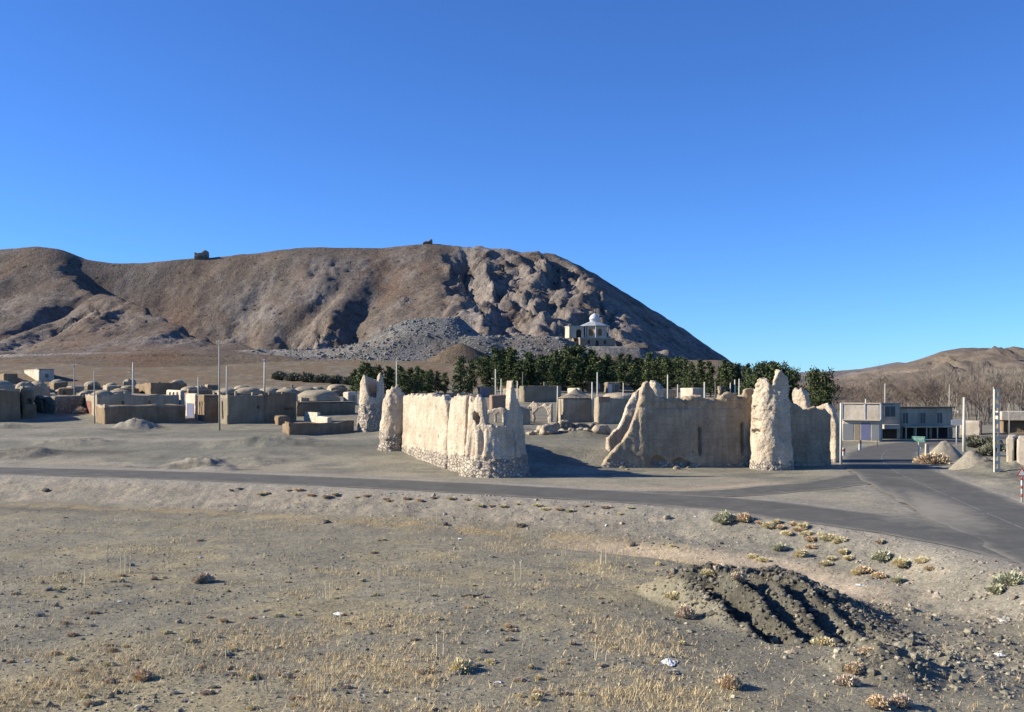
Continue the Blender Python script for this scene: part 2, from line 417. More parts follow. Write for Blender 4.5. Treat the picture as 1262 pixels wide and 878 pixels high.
def build_ground():
    ys = np.concatenate([np.linspace(-60, 18, 14), np.arange(20, 26, .25), np.arange(26, 62, .16), np.arange(62, 112, .33), np.arange(112, 200, .9), np.arange(200, 345, 3), np.geomspace(345, 9000, 40)])
    us = np.concatenate([-np.geomspace(3.2, .62, 24)[:-1], np.linspace(-.6, .62, 640), np.geomspace(.63, 3.2, 24)])
    YY, UU = np.meshgrid(ys, us, indexing='ij')
    XX = UU * np.maximum(YY, 22)
    x = XX.ravel(); y = YY.ravel()
    z = ground(x, y)
    # sink the sheet below the asphalt
    ds, ss = dist_poly(x, y, SIDE); dm, _ = dist_poly(x, y, MAIN)
    # ---- colours of the materials lying there
    e = np.where(ss > 0, ds, -ds)
    n1 = fbm2(x / 6, y / 6, 4, 101); n_2 = fbm2(x / 1.4, y / 1.4, 3, 107)
    def c(r, g, b): return np.array((r, g, b), float)
    field = c(.315, .282, .222); straw = c(.47, .385, .235); grav = c(.352, .312, .262); sand = c(.60, .485, .38)
    greyg = c(.262, .25, .212); dark = c(.135, .124, .104); vill = c(.31, .285, .232); pale = c(.44, .39, .33); tan = c(.225, .170, .118)
    col = np.tile(field, (len(x), 1)); 
    def mix(m, cc):
        nonlocal col
        m = np.clip(m, 0, 1)[:, None]; col = col * (1 - m) + cc * m
    fm = y < 62
    mix(sst(.0, .6, n1 + .5 * n_2) * .55, straw)
    mix(sst(.1, .7, fbm2(x / 10, y / 4, 3, 111)) * .5, greyg)
    px_ = CX + F * x / np.maximum(y, 5)
    near = (ss > 0) & (y < 130)
    kk = np.where(near, 1 - sst(8.5, 12.5, e + 1.6 * n1), 1.)
    mix(kk, grav)
    mix(kk * sst(4, 12, x) * .6, c(.30, .285, .25))
    mix(kk * sst(.0, .5, n_2) * .35, sand)
    # straw line at the toe of the embankment
    toe = np.where(near, np.exp(-((e - 13.5 + 1.2 * n1) / 1.8) ** 2), 0) * (x < 10)
    mix(toe * sst(-.35, .3, n_2) * .85, c(.46, .345, .20))
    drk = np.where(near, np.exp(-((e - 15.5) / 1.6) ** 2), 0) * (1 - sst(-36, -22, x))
    mix(drk * .7, c(.17, .155, .13))  # shadow line along the left toe, painted into the ground colour
    # behind the road
    bk = np.where(near, 0, sst(4, 7, ds))
    mix(bk, greyg)
    mix(bk * sst(-.1, .5, n1) * .6, vill)
    mix(bk * sst(125, 140, y + 4 * n1), vill)
    mix(bk * np.exp(-((ds - 7.5 - 2 * n1) / 2.2) ** 2) * .6, pale)
    mix(bk * sst(220, 246, y + 12 * n1) * (1 - sst(.2, .3, x / np.maximum(y, 30))), tan)
    mix(bk * sst(.05, .4, n1) * sst(225, 246, y) * .5, c(.235, .14, .082))
    for (px, Y, rx, ry) in ((245, 102.5, 5, 4), (258, 99, 4, 2.5), (170, 139, 3.6, 3.2), (700, 98.5, 5, 3)):
        mix(bumpz(x, y, W(px, Y), Y, rx, ry, 1.6, .6), pale)
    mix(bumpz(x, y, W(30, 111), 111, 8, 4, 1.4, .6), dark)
    mix(bk * sst(-.1, .5, fbm2(x / 5, y / 3, 4, 121)) * .5, c(.20, .188, .168))
    mix(bk * sst(.1, .6, fbm2(x / 2.2, y / 1.2, 3, 125)) * .35, pale)
    dt, _ = dist_poly(x, y, np.array([(-140, 128.), (-62, 125), (-30, 123.5), (-20, 124.5), (-16, 127)]))
    mix(np.exp(-((dt + .5 * n_2) / 1.7) ** 2) * .85, c(.42, .375, .325))
    for (P_, wd, cc) in ((((-62, 113), (-48, 113.5), (-44, 112)), 1.6, dark), (((-70, 138), (-58, 137), (-50, 133)), 1.5, c(.17, .16, .138)), (((-34, 119), (-22, 117.5), (-17, 118)), 1.2, c(.18, .172, .148)), (((-44, 103.5), (-34, 101), (-26, 100.4)), .8, dark), (((-40, 133), (-28, 131.5)), 2.2, c(.18, .172, .148)), (((-20, 107), (-12, 101)), 1.5, c(.36, .33, .27))):
        dk, _ = dist_poly(x, y, np.array(P_, float)); mix(np.exp(-((dk + .9 * n_2) / wd) ** 2) * .75, cc)
    dt, _ = dist_poly(x, y, np.array([(-64, 132.), (-56, 140), (-62, 160), (-75, 185)]))
    mix(np.exp(-((dt + n_2) / 3) ** 2) * .7, c(.42, .375, .325))
    mix(bk * (1 - sst(107, 113, y)) * sst(-.25, .35, n1 + .4 * n_2) * .75, c(.42, .375, .305))
    # pale strip between fort and junction
    dd, _ = dist_poly(x, y, np.array([(6, 83.5), (15, 82.5), (22, 86.5)]))
    mix(np.exp(-(dd / 2.3) ** 2) * .9, c(.52, .42, .33))
    # wash
    wash = poly_smooth([(3, 61.5), (10, 56.5), (14.5, 52.5), (16.5, 48), (19, 43)], 5)
    dw, _ = dist_poly(x, y, wash)
    mix(np.exp(-(dw / 2.7) ** 4 + .4 * n_2) * sst(0, 8, x) * (1 - sst(16.5, 19, x)), sand)
    # rubble heap
    s = pit_s(x, y)
    hx = sst(6.7, 7.4, s + .5 * n_2) * (1 - sst(12.5, 16.0, x + n1)); hy = sst(33.7, 34.6, y + .6 * n_2 - .05 * (x - 9)) * (1 - sst(41.5, 44.5, y))
    mix(hx * hy * 1.2, dark)
    mix(hx * hy * sst(.1, .6, n_2) * .5, greyg)
    mix(bumpz(x, y, 11.4, 30.2, 2.2, 3.2, 1.2, .6) * .8, dark)
    mix(np.clip(bumpz(x, y, 7.2, 38.5, 3.4, 6.5, 1.6, .7), 0, 1) * (1 - np.clip(hx * hy * 1.2, 0, 1)) * .8, c(.25, .232, .19))
    rb = np.minimum(bumpz(x, y, 17.5, 43.5, 5, 5.5, 1.4, .6) + bumpz(x, y, 15, 33, 5, 6, 1.2, .6), 1)
    mix(rb * .6, grav)
    # shoulders and junction dust
    mix((1 - sst(4.0, 7.5, np.minimum(ds, dm))) * .75, c(.40, .36, .32))
    far = sst(340, 420, y)
    mix(far, c(.30, .24, .18))
    gr = np.where(near, .8 + .2 * kk, .55) + hx * hy
    col = np.hstack([col, np.clip(gr, 0, 1)[:, None]])
    z = z - .05 * (1 - sst(3.3, 3.9, ds)) - .05 * (1 - sst(4.0, 4.6, dm)) * sst(3.3, 3.9, ds)
    dl, _ = dist_poly(x, y, SLIP); z = z - .025 * (1 - sst(2.0, 2.7, dl))
    me = mesh_np('ground', np.stack([x, y, z], 1), [grid_faces(len(ys), len(us))], col)
    return tag(obj('ground', me, mat_terrain('gravel_ground', 4.0, .26, .045)), kind='structure')
build_ground()
# ---- roads
def mat_asphalt():
    m, nt, b = mat_base('asphalt')
    at = N(nt, 'ShaderNodeVertexColor', layer_name='Col'); v = coord(nt)
    sep = N(nt, 'ShaderNodeSeparateColor'); nt.links.new(at.outputs['Color'], sep.inputs[0])
    c1 = mixcol(nt, noise_fac(nt, v, .35, 5, .3, .7), (.128, .125, .120), (.182, .175, .165))
    c1 = mulval(nt, c1, noise_fac(nt, v, 9, 3, .3, .7, .8, 1.2))
    nn = noise_fac(nt, coord(nt, 'Object', (1, 1, 1)), .9, 6, .3, .7, -.55, .55, .7)
    fac = mathn(nt, 'ADD', sep.outputs[0], mathn(nt, 'MULTIPLY', nn, sep.outputs[1]))
    cl = N(nt, 'ShaderNodeClamp'); nt.links.new(fac, cl.inputs[0])
    col = mixcol(nt, cl.outputs[0], c1, (.37, .335, .295))
    nt.links.new(col, b.inputs['Base Color']); b.inputs['Roughness'].default_value = .85
    h = N(nt, 'ShaderNodeTexNoise'); h.inputs['Scale'].default_value = 14; nt.links.new(v, h.inputs['Vector'])
    bump(nt, b, h.outputs[0], .02, .6)
    return m
ASPH = mat_asphalt()
def ribbon(P, half, lift, n=15, dust=None):
    d = np.gradient(P, axis=0); d /= np.linalg.norm(d, axis=1)[:, None]
    nr = np.stack([d[:, 1], -d[:, 0]], 1)
    V = []; Cc = []
    q = np.linspace(-1, 1, n)
    hl, hr = half if isinstance(half, tuple) else (half, half)
    for i, p in enumerate(P):
        a = hl(p) if callable(hl) else hl; c = hr(p) if callable(hr) else hr
        for u in q:
            w = a if u < 0 else c
            w = w + .25 * float(n2(p[0] / 2.5 + u, p[1] / 2.5, 9)) * abs(u)
            xx, yy = p + nr[i] * u * w
            V.append((xx, yy, float(RZ(yy)) + lift - .008 * u * u))
            ed = max(0., (abs(u) - .72) / .28) ** 1.6
            k = dust(xx, yy) if dust else 0
            Cc.append((max(ed * 1.0, k) - .1, .55, 0))
    return np.array(V), grid_faces(len(P), n), np.array(Cc)
def dense(P, step=1.2):
    L = np.concatenate([[0], np.cumsum(np.linalg.norm(np.diff(P, axis=0), axis=1))])
    t = np.linspace(0, L[-1], int(L[-1] / step)); return np.stack([np.interp(t, L, P[:, 0]), np.interp(t, L, P[:, 1])], 1)
def junction_dust(x, y):
    # dusty unpaved wedge between the two roads
    u, v = x - 28.2, y - 70.5
    u = u - .16 * v
    r = math.hypot(u / 4.2, v / 14)
    k = 1.5 * max(0, 1 - r) ** .6
    return k * (1 - .55 * math.exp(-((u - 1.6 * math.sin(v * .12)) / .5) ** 2))
v, f, c = ribbon(dense(MAIN), (lambda p: 4.3, lambda p: 4.3), .012, 29, lambda a, b: .85 * junction_dust(a, b) + .18 * max(0., float(n2(a / 2.2, b / 9, 12))))
tag(obj('road', mesh_np('road', v, [f[:, ::-1]], c), ASPH), 'grey asphalt main road curving past the fort', kind='structure')
v, f, c = ribbon(dense(SIDE), 3.6, .006, 21, lambda a, b: .5 * junction_dust(a, b) + .15 * max(0., float(n2(a / 6, b / 2.2, 13))))
tag(obj('side_road', mesh_np('side_road', v, [f[:, ::-1]], c), ASPH), 'grey asphalt side road running west below the fort', kind='structure')
v, f, c = ribbon(dense(SLIP), 2.3, -.02, 15, lambda a, b: .12 + .2 * max(0., float(n2(a / 3, b / 3, 14))))
tag(obj('slip_road', mesh_np('slip_road', v, [f[:, ::-1]], c), ASPH), 'worn asphalt slip joining the side road to the main road', kind='structure')
# splay of the junction: a sheet filling the wedge between the two roads, just under both
def splay():
    xs = np.arange(6, 42, .6); ys = np.arange(44, 100, .6)
    XX, YY = np.meshgrid(xs, ys); x = XX.ravel(); y = YY.ravel()
    ds, ss = dist_poly(x, y, SIDE); dm, sm = dist_poly(x, y, MAIN)
    # blended distance: the fillet between two strips
    e = smin(ds, dm * .86, 7.5) 
    inside = (ss < 0) | (ds < 3.5)
    inside &= (sm < 0) | (dm < 4)
    ok = inside & (e < 3.4)
    k = np.array([junction_dust(a, b) for a, b in zip(x, y)])
    dust = np.maximum(np.clip((e - 1.4) / 2.0, 0, 1), k * .9)
    z = RZ(y) - .03
    fa = grid_faces(len(ys), len(xs)); fa = fa[ok[fa].all(1)]
    used = np.unique(fa); mp = -np.ones(len(x), int); mp[used] = np.arange(len(used))
    cc = np.stack([dust - .1, np.full(len(x), .8), np.zeros(len(x))], 1)
    tag(obj('road_junction', mesh_np('road_junction', np.stack([x, y, z], 1)[used], [mp[fa]], cc[used]), ASPH), kind='structure')
splay()
# broken white centre line
PAINT = mat_plain('road_paint', (.27, .265, .255), .8, .35, 1.5)
def centre_line():
    P = dense(MAIN, .6); mb = MB()
    L = np.concatenate([[0], np.cumsum(np.linalg.norm(np.diff(P, axis=0), axis=1))])
    d = np.gradient(P, axis=0); d /= np.linalg.norm(d, axis=1)[:, None]
    for i in range(len(P) - 1):
        if (L[i] % 9) > 7.6 or P[i][1] > 130: continue
        n0 = Vector((d[i][1], -d[i][0])) * .05; n1_ = Vector((d[i + 1][1], -d[i + 1][0])) * .05
        a, b = P[i], P[i + 1]
        za, zb = float(RZ(a[1])) + .017, float(RZ(b[1])) + .017
        mb.add([(a[0] - n0.x, a[1] - n0.y, za), (a[0] + n0.x, a[1] + n0.y, za), (b[0] + n1_.x, b[1] + n1_.y, zb), (b[0] - n1_.x, b[1] - n1_.y, zb)], [(0, 1, 2, 3)])
    tag(mb.build('road_marking', PAINT), kind='structure')
centre_line()
# ================================================================ THE LONG HILL
SKY_PX = np.array([(-900, 430), (-500, 345), (-200, 318), (0, 307), (45, 303), (75, 307), (105, 315), (140, 316), (170, 313), (200, 308), (245, 304), (330, 306), (400, 305), (470, 305), (500, 302), (527, 300), (560, 302), (600, 305), (640, 308), (672, 312), (800, 313)], float)
YR = 480.
def bench_z(x): return np.interp(x, [-260, -172, -63, -50, -36, 12, 18, 22, 43, 49, 62], [16.5, 18, 20, 22, 24, 24.3, 23.8, 20.9, 20.6, 17, 9])
def rockmask(x, y):
    px = CX + F * x / y
    m = sst(535, 570, px) * (1 - sst(850, 900, px)) * sst(338, 372, y)
    def spot(cx, cy, rx, ry): return np.clip(1.4 - np.hypot((px - cx) / rx, (y - cy) / ry), 0, 1)
    return np.clip(m + spot(385, 388, 45, 34) + spot(300, 428, 40, 18) * .35 + spot(110, 395, 55, 18) * .6 + spot(470, 395, 40, 20) * .4, 0, 1)
def facets(x, y, sc, seed, jit=1.):
    """broken rock: every cell of an irregular mosaic is a tilted plate"""
    u, v = x / sc, y / sc
    iu, iv = np.floor(u).astype(np.int64), np.floor(v).astype(np.int64)
    best = np.full(u.shape, 1e9); val = np.zeros(u.shape); o = np.zeros_like(iu)
    for a in (-1, 0, 1):
        for b in (-1, 0, 1):
            cu, cv = iu + a, iv + b
            pu = cu + .5 + .5 * jit * _h(cu, cv, o, seed); pv = cv + .5 + .5 * jit * _h(cu, cv, o + 1, seed)
            d = np.hypot(u - pu, v - pv)
            k = .9 * _h(cu, cv, o + 2, seed) + .9 * _h(cu, cv, o + 3, seed) * (u - pu) + .9 * _h(cu, cv, o + 4, seed) * (v - pv)
            m = d < best; best = np.where(m, d, best); val = np.where(m, k, val)
    return val
def hill(x, y):
    R = np.interp(x, W(SKY_PX[:, 0], YR), Z(SKY_PX[:, 1], YR))
    t = np.clip((y - 326) / (YR - 326), 0, 1)
    p = .55 * t + .45 * t ** 2.0
    lft = 1 - sst(-175, -60, x + .9 * (y - 440))
    p = lerp(p, .22 * t + .78 * t ** 2.1, lft)
    base = np.where(y < 326, np.interp(y, *LP) - .5, 15.5)
    z = base + (R - base) * p
    z = np.where(y > YR, R - .42 * (y - YR), z)
    slope = sst(.04, .3, t) * (1 - .8 * sst(.88, .99, t))
    # the left spur and the gully in its shade
    d0 = (x + 229) * .697 + (y - 480) * .717; a = ((x + 229) * .717 - (y - 480) * .697) / 193.8
    d = d0 + 4 * fbm2(x / 28, y / 28, 3, 3) + 1.2 * fbm2(x / 6, y / 6, 2, 4)
    D = np.interp(a, [-.2, .04, .17, .34, .58, .82, 1.0, 1.15], [0, 0, 6, 19, 27, 23, 13, 0])
    z = z + .25 * D * np.where(d < 0, np.exp(-(d / 42) ** 2), 1 - sst(24, 90, d)) - D * sst(0, 14, d) * (1 - sst(18, 90, d))
    # other shallow gullies down the face
    for (px0, dep, wd, sl) in ((425, 9, 8, .14), (520, 4, 9, -.2), (345, 4.5, 7, .3), (60, 3, 7, -.1), (30, 2.5, 4, .25), (-60, 4, 12, .1), (470, 4, 6, -.1), (275, 3, 6, .1)):
        xc = W(px0, 400) + sl * (y - 400) + 5 * n2(y / 26, px0, 5)
        z = z - dep * np.exp(-((x - xc) / wd) ** 2) * slope * (1 - sst(.6, .95, t))
    rm = rockmask(x, y)
    wx = x + 5 * fbm2(x / 14, y / 14, 2, 71); wy = y + 5 * fbm2(x / 14, y / 14, 2, 74)
    rib = rid2(wx / 21, wy / 75, 3, 23, .5)
    cr = 4.2 * (rib - .4) + 1.9 * facets(wx, wy * .55, 10, 81) + 1.5 * facets(wx, wy * .7, 5.0, 83) + .8 * facets(x, y, 2.4, 85)
    z = z + rm * slope * cr
    # east face in shade
    q = (x - 16) * .906 + (480 - y) * .423
    z2 = 74.5 - .635 * q - .0007 * np.maximum(q, 0) ** 2 - .40 * np.maximum(y - 482, 0) + 1.8 * fbm2(x / 22, y / 22, 3, 17) + .8 * fbm2(x / 6, y / 6, 2, 18)
    z = smin(z, z2, 3.0)
    z = z + slope * (1.7 * fbm2(x / 34, y / 34, 3, 7) + .9 * fbm2(x / 9, y / 9, 4, 13, .6))
    z = z + rm * slope * .25 * cr
    oc = sst(.12, .42, fbm2(x / 17, y / 17, 3, 91)) * (1 - rm) * slope
    z = z + oc * (.6 * facets(wx, wy * .7, 5.5, 93) + .5 * facets(x, y, 2.3, 95)) + slope * .22 * facets(x, y, 2.0, 97)
    # nose below the pavilion
    for (px, Y, rx, ry, h) in ((800, 352, 9, 14, 6), (828, 366, 8, 13, 6), (770, 312, 15, 8, 4.5), (880, 318, 12, 10, 6), (905, 330, 10, 10, 6)):
        xx = W(px, Y)
        z = z + bumpz(x, y, xx, Y, rx, ry, h, .8) * (1 + .3 * fbm2(x / 4, y / 4, 3, 37))
    # quarried bench with its tip of loose rock
    zt = bench_z(x)
    yt = 336 + 2.5 * n2(x / 11, 3.3, 8)
    fill = np.where(y < yt, zt - .72 * (yt - y), zt)
    live = (1 - sst(48, 66, x))
    fill = fill - (1 - live) * 40
    on = (fill > z) & (y > 318)
    z = np.maximum(z, np.where(y > 318, fill + np.where(y < yt, 1, .25) * (.55 * fbm2(x / 2.6, y / 2.6, 3, 43, .7)) * sst(-110, -60, x), -99))
    hx = (x - W(548, 350)); hy = (y - 350)
    heap = 11.5 * np.clip(1 - np.hypot(np.where(hx < 0, hx / 33, hx / 14), hy / 15), 0, 1)
    top = 6.8 + .4 * fbm2(x / 5, y / 5, 2, 48)
    z = np.where(heap > .05, np.maximum(z, zt + smin(heap, top, .6) + .5 * fbm2(x / 2.5, y / 2.5, 3, 47, .65)), z)
    tb = 15.2 + 6.5 * np.clip(1 - np.hypot((x - W(568, 327)) / 11, (y - 327) / 9), 0, 1) ** .8 + .3 * fbm2(x / 3, y / 3, 3, 49)
    tm = (tb > z) & (tb > 15.8); z = np.where(tm, tb, z); on = on & ~tm
    return z, on, rm, d, a
def build_hill():
    xs = np.arange(-470, 190, 1.15); ys = np.concatenate([np.arange(296, 345, .9), np.arange(345, 492, 1.15), np.arange(492, 720, 8)])
    XX, YY = np.meshgrid(xs, ys); x = XX.ravel(); y = YY.ravel()
    z, on, rm, d, a = hill(x, y)
    gz = ground(x, y)
    # fade into the plain
    low = gz - 1.2
    px = CX + F * x / y
    z = np.where(y < 328, np.where(z > gz + .15, z, np.maximum(z, gz - .35 - .05 * (328 - y))), np.maximum(z, gz - .3))
    z = np.where((x > 60) & (z < gz), gz - .6, z)
    n1 = fbm2(x / 24, y / 24, 4, 51); n_2 = fbm2(x / 5, y / 5, 3, 57)
    c = lambda *t: np.array(t, float)
    col = np.tile(c(.198, .149, .118), (len(x), 1))
    def mix(m, cc):
        nonlocal col
        m = np.clip(m, 0, 1)[:, None]; col = col * (1 - m) + cc * m
    mix(sst(-.15, .35, n1) * .7, c(.178, .148, .130))
    mix(sst(.0, .5, fbm2(x / 9, y / 30, 3, 63)) * .45, c(.27, .212, .178))
    t = (y - 326) / 154
    mix((1 - sst(.1, .6, t)) * .5 * sst(-.3, .3, n1), c(.25, .16, .108)); mix(sst(.15, .5, fbm2(x / 13, y / 19, 4, 131)) * .5 * (1 - rm), c(.215, .135, .095))
    oc = sst(.12, .42, fbm2(x / 17, y / 17, 3, 91)); mix(oc * .7, c(.265, .225, .205)); mix(sst(.25, .55, fbm2(x / 3.5, y / 3.5, 3, 99)) * .45, c(.115, .092, .082)); mix(sst(.25, .5, fbm2(x / 6, y / 14, 3, 103)) * .4, c(.30, .25, .225))
    mix(rm * sst(-.35, .2, n_2) * .8, c(.315, .262, .232))
    mix(rm * sst(.2, .6, n_2) * .5, c(.37, .325, .295))
    # rusty slope beyond the left gully
    mix(np.exp(-((px - 215) / 30) ** 2 - ((y - 432) / 26) ** 2) * .7, c(.195, .118, .086))
    mix(sst(.3, .8, t) * sst(560, 660, px) * .25, c(.25, .20, .17))
    # loose rock of the bench
    yt = 336
    tip = on & (y < yt + 12) & (x > -120)
    mix(np.where(tip, .85, 0) * (.55 + .45 * sst(-.3, .2, n_2)), c(.235, .23, .228))
    mix(np.where(on & (x <= -100), .8, 0), c(.135, .125, .122))  # shade on the left bench face, painted as a darker colour
    mix(np.where(on & (np.abs(y - yt - 3) < 3), .6, 0), c(.38, .33, .28))
    mix(np.where(on & (x < -40) & (y > yt - 2.4) & (y < yt + 1.2), .85, 0), c(.42, .36, .31))
    hp = bumpz(x, y, W(548, 350), 350, 22, 16, 1.5, .7)
    mix(np.minimum(hp * 1.5, .9), c(.22, .218, .22))
    mix(np.where((y < 330) & ~on, .8, 0), c(.21, .155, .108))
    mix(np.where((y < 330) & ~on, sst(.0, .4, n1) * .6, 0), c(.235, .135, .08))
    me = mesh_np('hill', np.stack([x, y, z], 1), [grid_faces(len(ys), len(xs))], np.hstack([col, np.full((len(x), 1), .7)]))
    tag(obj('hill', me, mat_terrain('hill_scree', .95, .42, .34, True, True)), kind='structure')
build_hill()
def far_hill(name, pts, Yr, Yb, base, c1, c2, amp, seed, step):
    pts = np.array(pts, float)
    xs = np.arange(W(pts[0, 0], Yr) * 1.0, W(pts[-1, 0], Yr), step); ys = np.concatenate([np.linspace(Yb, Yr, 70), np.linspace(Yr, Yr * 1.6, 14)[1:]])
    XX, YY = np.meshgrid(xs, ys); x = XX.ravel(); y = YY.ravel()
    R = np.interp(x, W(pts[:, 0], Yr), Z(pts[:, 1], Yr))
    t = np.clip((y - Yb) / (Yr - Yb), 0, 1)
    z = base - 2 + (R - base + 2) * (.6 * t + .4 * t * t)
    z = np.where(y > Yr, R - .3 * (y - Yr), z)
    sl = sst(.05, .3, t) * (1 - .8 * sst(.85, 1, t))
    z = z + sl * amp * (rid2(x / (amp * 9), y / (amp * 13), 4, seed) - .3)
    spot = np.clip(1.3 - np.hypot((CX + F * x / y - 1163) / 14, (Z(450, y) - z) / (y * 13 / F)), 0, 1) if seed == 5 else 0
    z = z + spot * 13 * (rid2(x / 16, y / 20, 4, 77) - .3) + sl * 1.6 * facets(x, y, 14, 79) + sl * .9 * facets(x, y, 6, 80)
    n1 = fbm2(x / (amp * 6), y / (amp * 6), 4, seed + 9)
    m = sst(-.3, .4, n1)[:, None]
    col = np.array(c1) * (1 - m) + np.array(c2) * m
    me = mesh_np(name, np.stack([x, y, z], 1), [grid_faces(len(ys), len(xs))], np.hstack([col, np.full((len(x), 1), .6)]))
    tag(obj(name, me, mat_terrain(name + '_scree', .4, .22, .5)), kind='structure')
far_hill('far_hill', [(930, 476), (1000, 470), (1060, 461), (1100, 453), (1130, 444), (1160, 434), (1185, 428.5), (1200, 427), (1220, 427), (1240, 430), (1262, 437), (1330, 455), (1450, 480)], 900, 420, 0, (.29, .235, .195), (.205, .165, .142), 10, 5, 2.6)
far_hill('distant_hill', [(880, 474), (945, 466), (975, 461), (1000, 457), (1035, 456), (1060, 454), (1095, 448), (1112, 447), (1140, 452), (1200, 462), (1400, 474)], 2300, 1300, 0, (.235, .205, .21), (.19, .17, .178), 22, 8, 8.)  # bluish grey tint stands in for haze over the distant ridge
# ================================================================ RUINS (solids sampled on a grid, skinned by surface nets)
def surface_nets(f, o, st):
    nx, ny, nz = f.shape
    s = f < 0
    E = []; cnt = np.zeros((nx - 1, ny - 1, nz - 1)); acc = np.zeros((nx - 1, ny - 1, nz - 1, 3))
    off = [(a, b, c) for a in (0, 1) for b in (0, 1) for c in (0, 1)]
    def sub(A, a): return A[a[0]:nx - 1 + a[0], a[1]:ny - 1 + a[1], a[2]:nz - 1 + a[2]]
    for a in off:
        for ax in range(3):
            if a[ax]: continue
            b = list(a); b[ax] = 1
            fa, fb = sub(f, a), sub(f, b)
            m = (fa < 0) != (fb < 0)
            den = fa - fb
            t = np.where(m, fa / np.where(np.abs(den) < 1e-9, 1, den), 0)
            for k in range(3):
                acc[..., k] += np.where(m, a[k] + (t if k == ax else 0), 0)
            cnt += m
    act = cnt > 0
    idx = -np.ones(act.shape, np.int64); idx[act] = np.arange(act.sum())
    I = np.stack(np.nonzero(act), 1)
    v = (I + acc[act] / cnt[act][:, None]) * st + np.array(o)
    Q = []
    for ax in range(3):
        u, w = [(1, 2), (2, 0), (0, 1)][ax]
        sl = [slice(1, -1)] * 3; sl[ax] = slice(0, -1)
        sl2 = list(sl); sl2[ax] = slice(1, None)
        A, B = s[tuple(sl)], s[tuple(sl2)]
        for flip, m in ((False, A & ~B), (True, ~A & B)):
            p = np.stack(np.nonzero(m), 1)
            if not len(p): continue
            p = p + 1; p[:, ax] -= 1
            def cell(du, dw):
                c = p.copy(); c[:, u] += du; c[:, w] += dw; return idx[c[:, 0], c[:, 1], c[:, 2]]
            q = np.stack([cell(-1, -1), cell(0, -1), cell(0, 0), cell(-1, 0)], 1)
            Q.append(q[:, ::-1] if flip else q)
    q = np.concatenate(Q); q = q[(q >= 0).all(1)]
    return v, q
def sample(fn, lo, hi, st):
    ax = [np.arange(lo[k] - 2 * st, hi[k] + 3 * st, st) for k in range(3)]
    X, Y, Zz = np.meshgrid(*ax, indexing='ij')
    f = fn(X, Y, Zz)
    f[0] = f[-1] = 1; f[:, 0] = f[:, -1] = 1; f[:, :, 0] = f[:, :, -1] = 1
    return surface_nets(f, [a[0] for a in ax], st)
def mudnoise(X, Y, Zz, amp=1., seed=0, fl=.05):
    return amp * (.17 * fbm3(X * .55, Y * .55, Zz * .5, 2, 200 + seed) + fl * fbm3(X * 1.7, Y * 1.7, Zz * .3, 2, 210 + seed) + .13 * fbm3(X * 2.2, Y * 2.2, Zz * 1.9, 4, 220 + seed, .7) + .10 * np.maximum(0, n3(X * 1.5, Y * 1.5, Zz * 1.8, 227 + seed) - .25))
def stones(X, Y, Zz, zf, seed=0):
    k = 1 - sst(zf - .5, zf + .5, Zz + .5 * n3(X * .7, Y * .7, 0 * Zz, seed + 231))
    return k * (.13 * n3(X * 3.3, Y * 3.3, Zz * 3.6, 240 + seed) + .07 * n3(X * 6, Y * 6, Zz * 6.5, 243 + seed) - .05)
def sd_wall(X, Y, Zz, A, B, th, top, zb, batter=.03, seed=0):
    A = np.array(A, float); B = np.array(B, float); d = B - A; L = np.linalg.norm(d); d /= L
    s = (X - A[0]) * d[0] + (Y - A[1]) * d[1]; t = -(X - A[0]) * d[1] + (Y - A[1]) * d[0]
    tp = np.interp(s, top[0], top[1]) + .14 * n2(s * .9, 3 * seed, seed) + .15 * n2(s * 3.2 + t * 2, 1, seed + 1) - .35 * np.maximum(0, n2(s * 1.7, 5, seed + 2) - .3)
    h = np.maximum(np.abs(t) - th / 2 - batter * np.maximum(tp - Zz, 0), np.maximum(-s, s - L))
    return np.maximum(h, (Zz - tp) * .7), s, t
def sd_tower(X, Y, Zz, c, rz, top, wall=None, floor=None, seed=0):
    dx, dy = X - c[0], Y - c[1]
    r = np.hypot(dx, dy); ph = np.degrees(np.arctan2(dx, -dy))         # 0 = towards the camera, + = right
    R = np.interp(Zz, rz[0], rz[1])
    tp = np.interp(ph, top[0], top[1]) + .16 * n2(ph / 14, 7, seed) + .1 * n2(ph / 5, 2, seed)
    d = np.maximum(r - R, (Zz - tp) * .6)
    if wall:
        inner = np.maximum(r - (R - wall), floor - Zz)
        d = np.maximum(d, -inner)
    return d, r, ph
def hole(d, X, Y, Zz, c, r):
    q = np.sqrt(((X - c[0]) / r[0]) ** 2 + ((Y - c[1]) / r[1]) ** 2 + ((Zz - c[2]) / r[2]) ** 2)
    return np.maximum(d, (1 - q) * np.minimum(np.minimum(r[0], r[1]), r[2]))
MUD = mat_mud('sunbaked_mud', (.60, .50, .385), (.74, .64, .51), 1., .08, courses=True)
MUD_SHADED = mat_mud('shaded_mud', (.44, .35, .245), (.58, .475, .35), 1., .08, courses=True)  # same mud, coloured darker for the walls standing in shade
STONE = mat_stone('stone_footing', (.40, .355, .30), (.72, .635, .52), 3.2, .12)
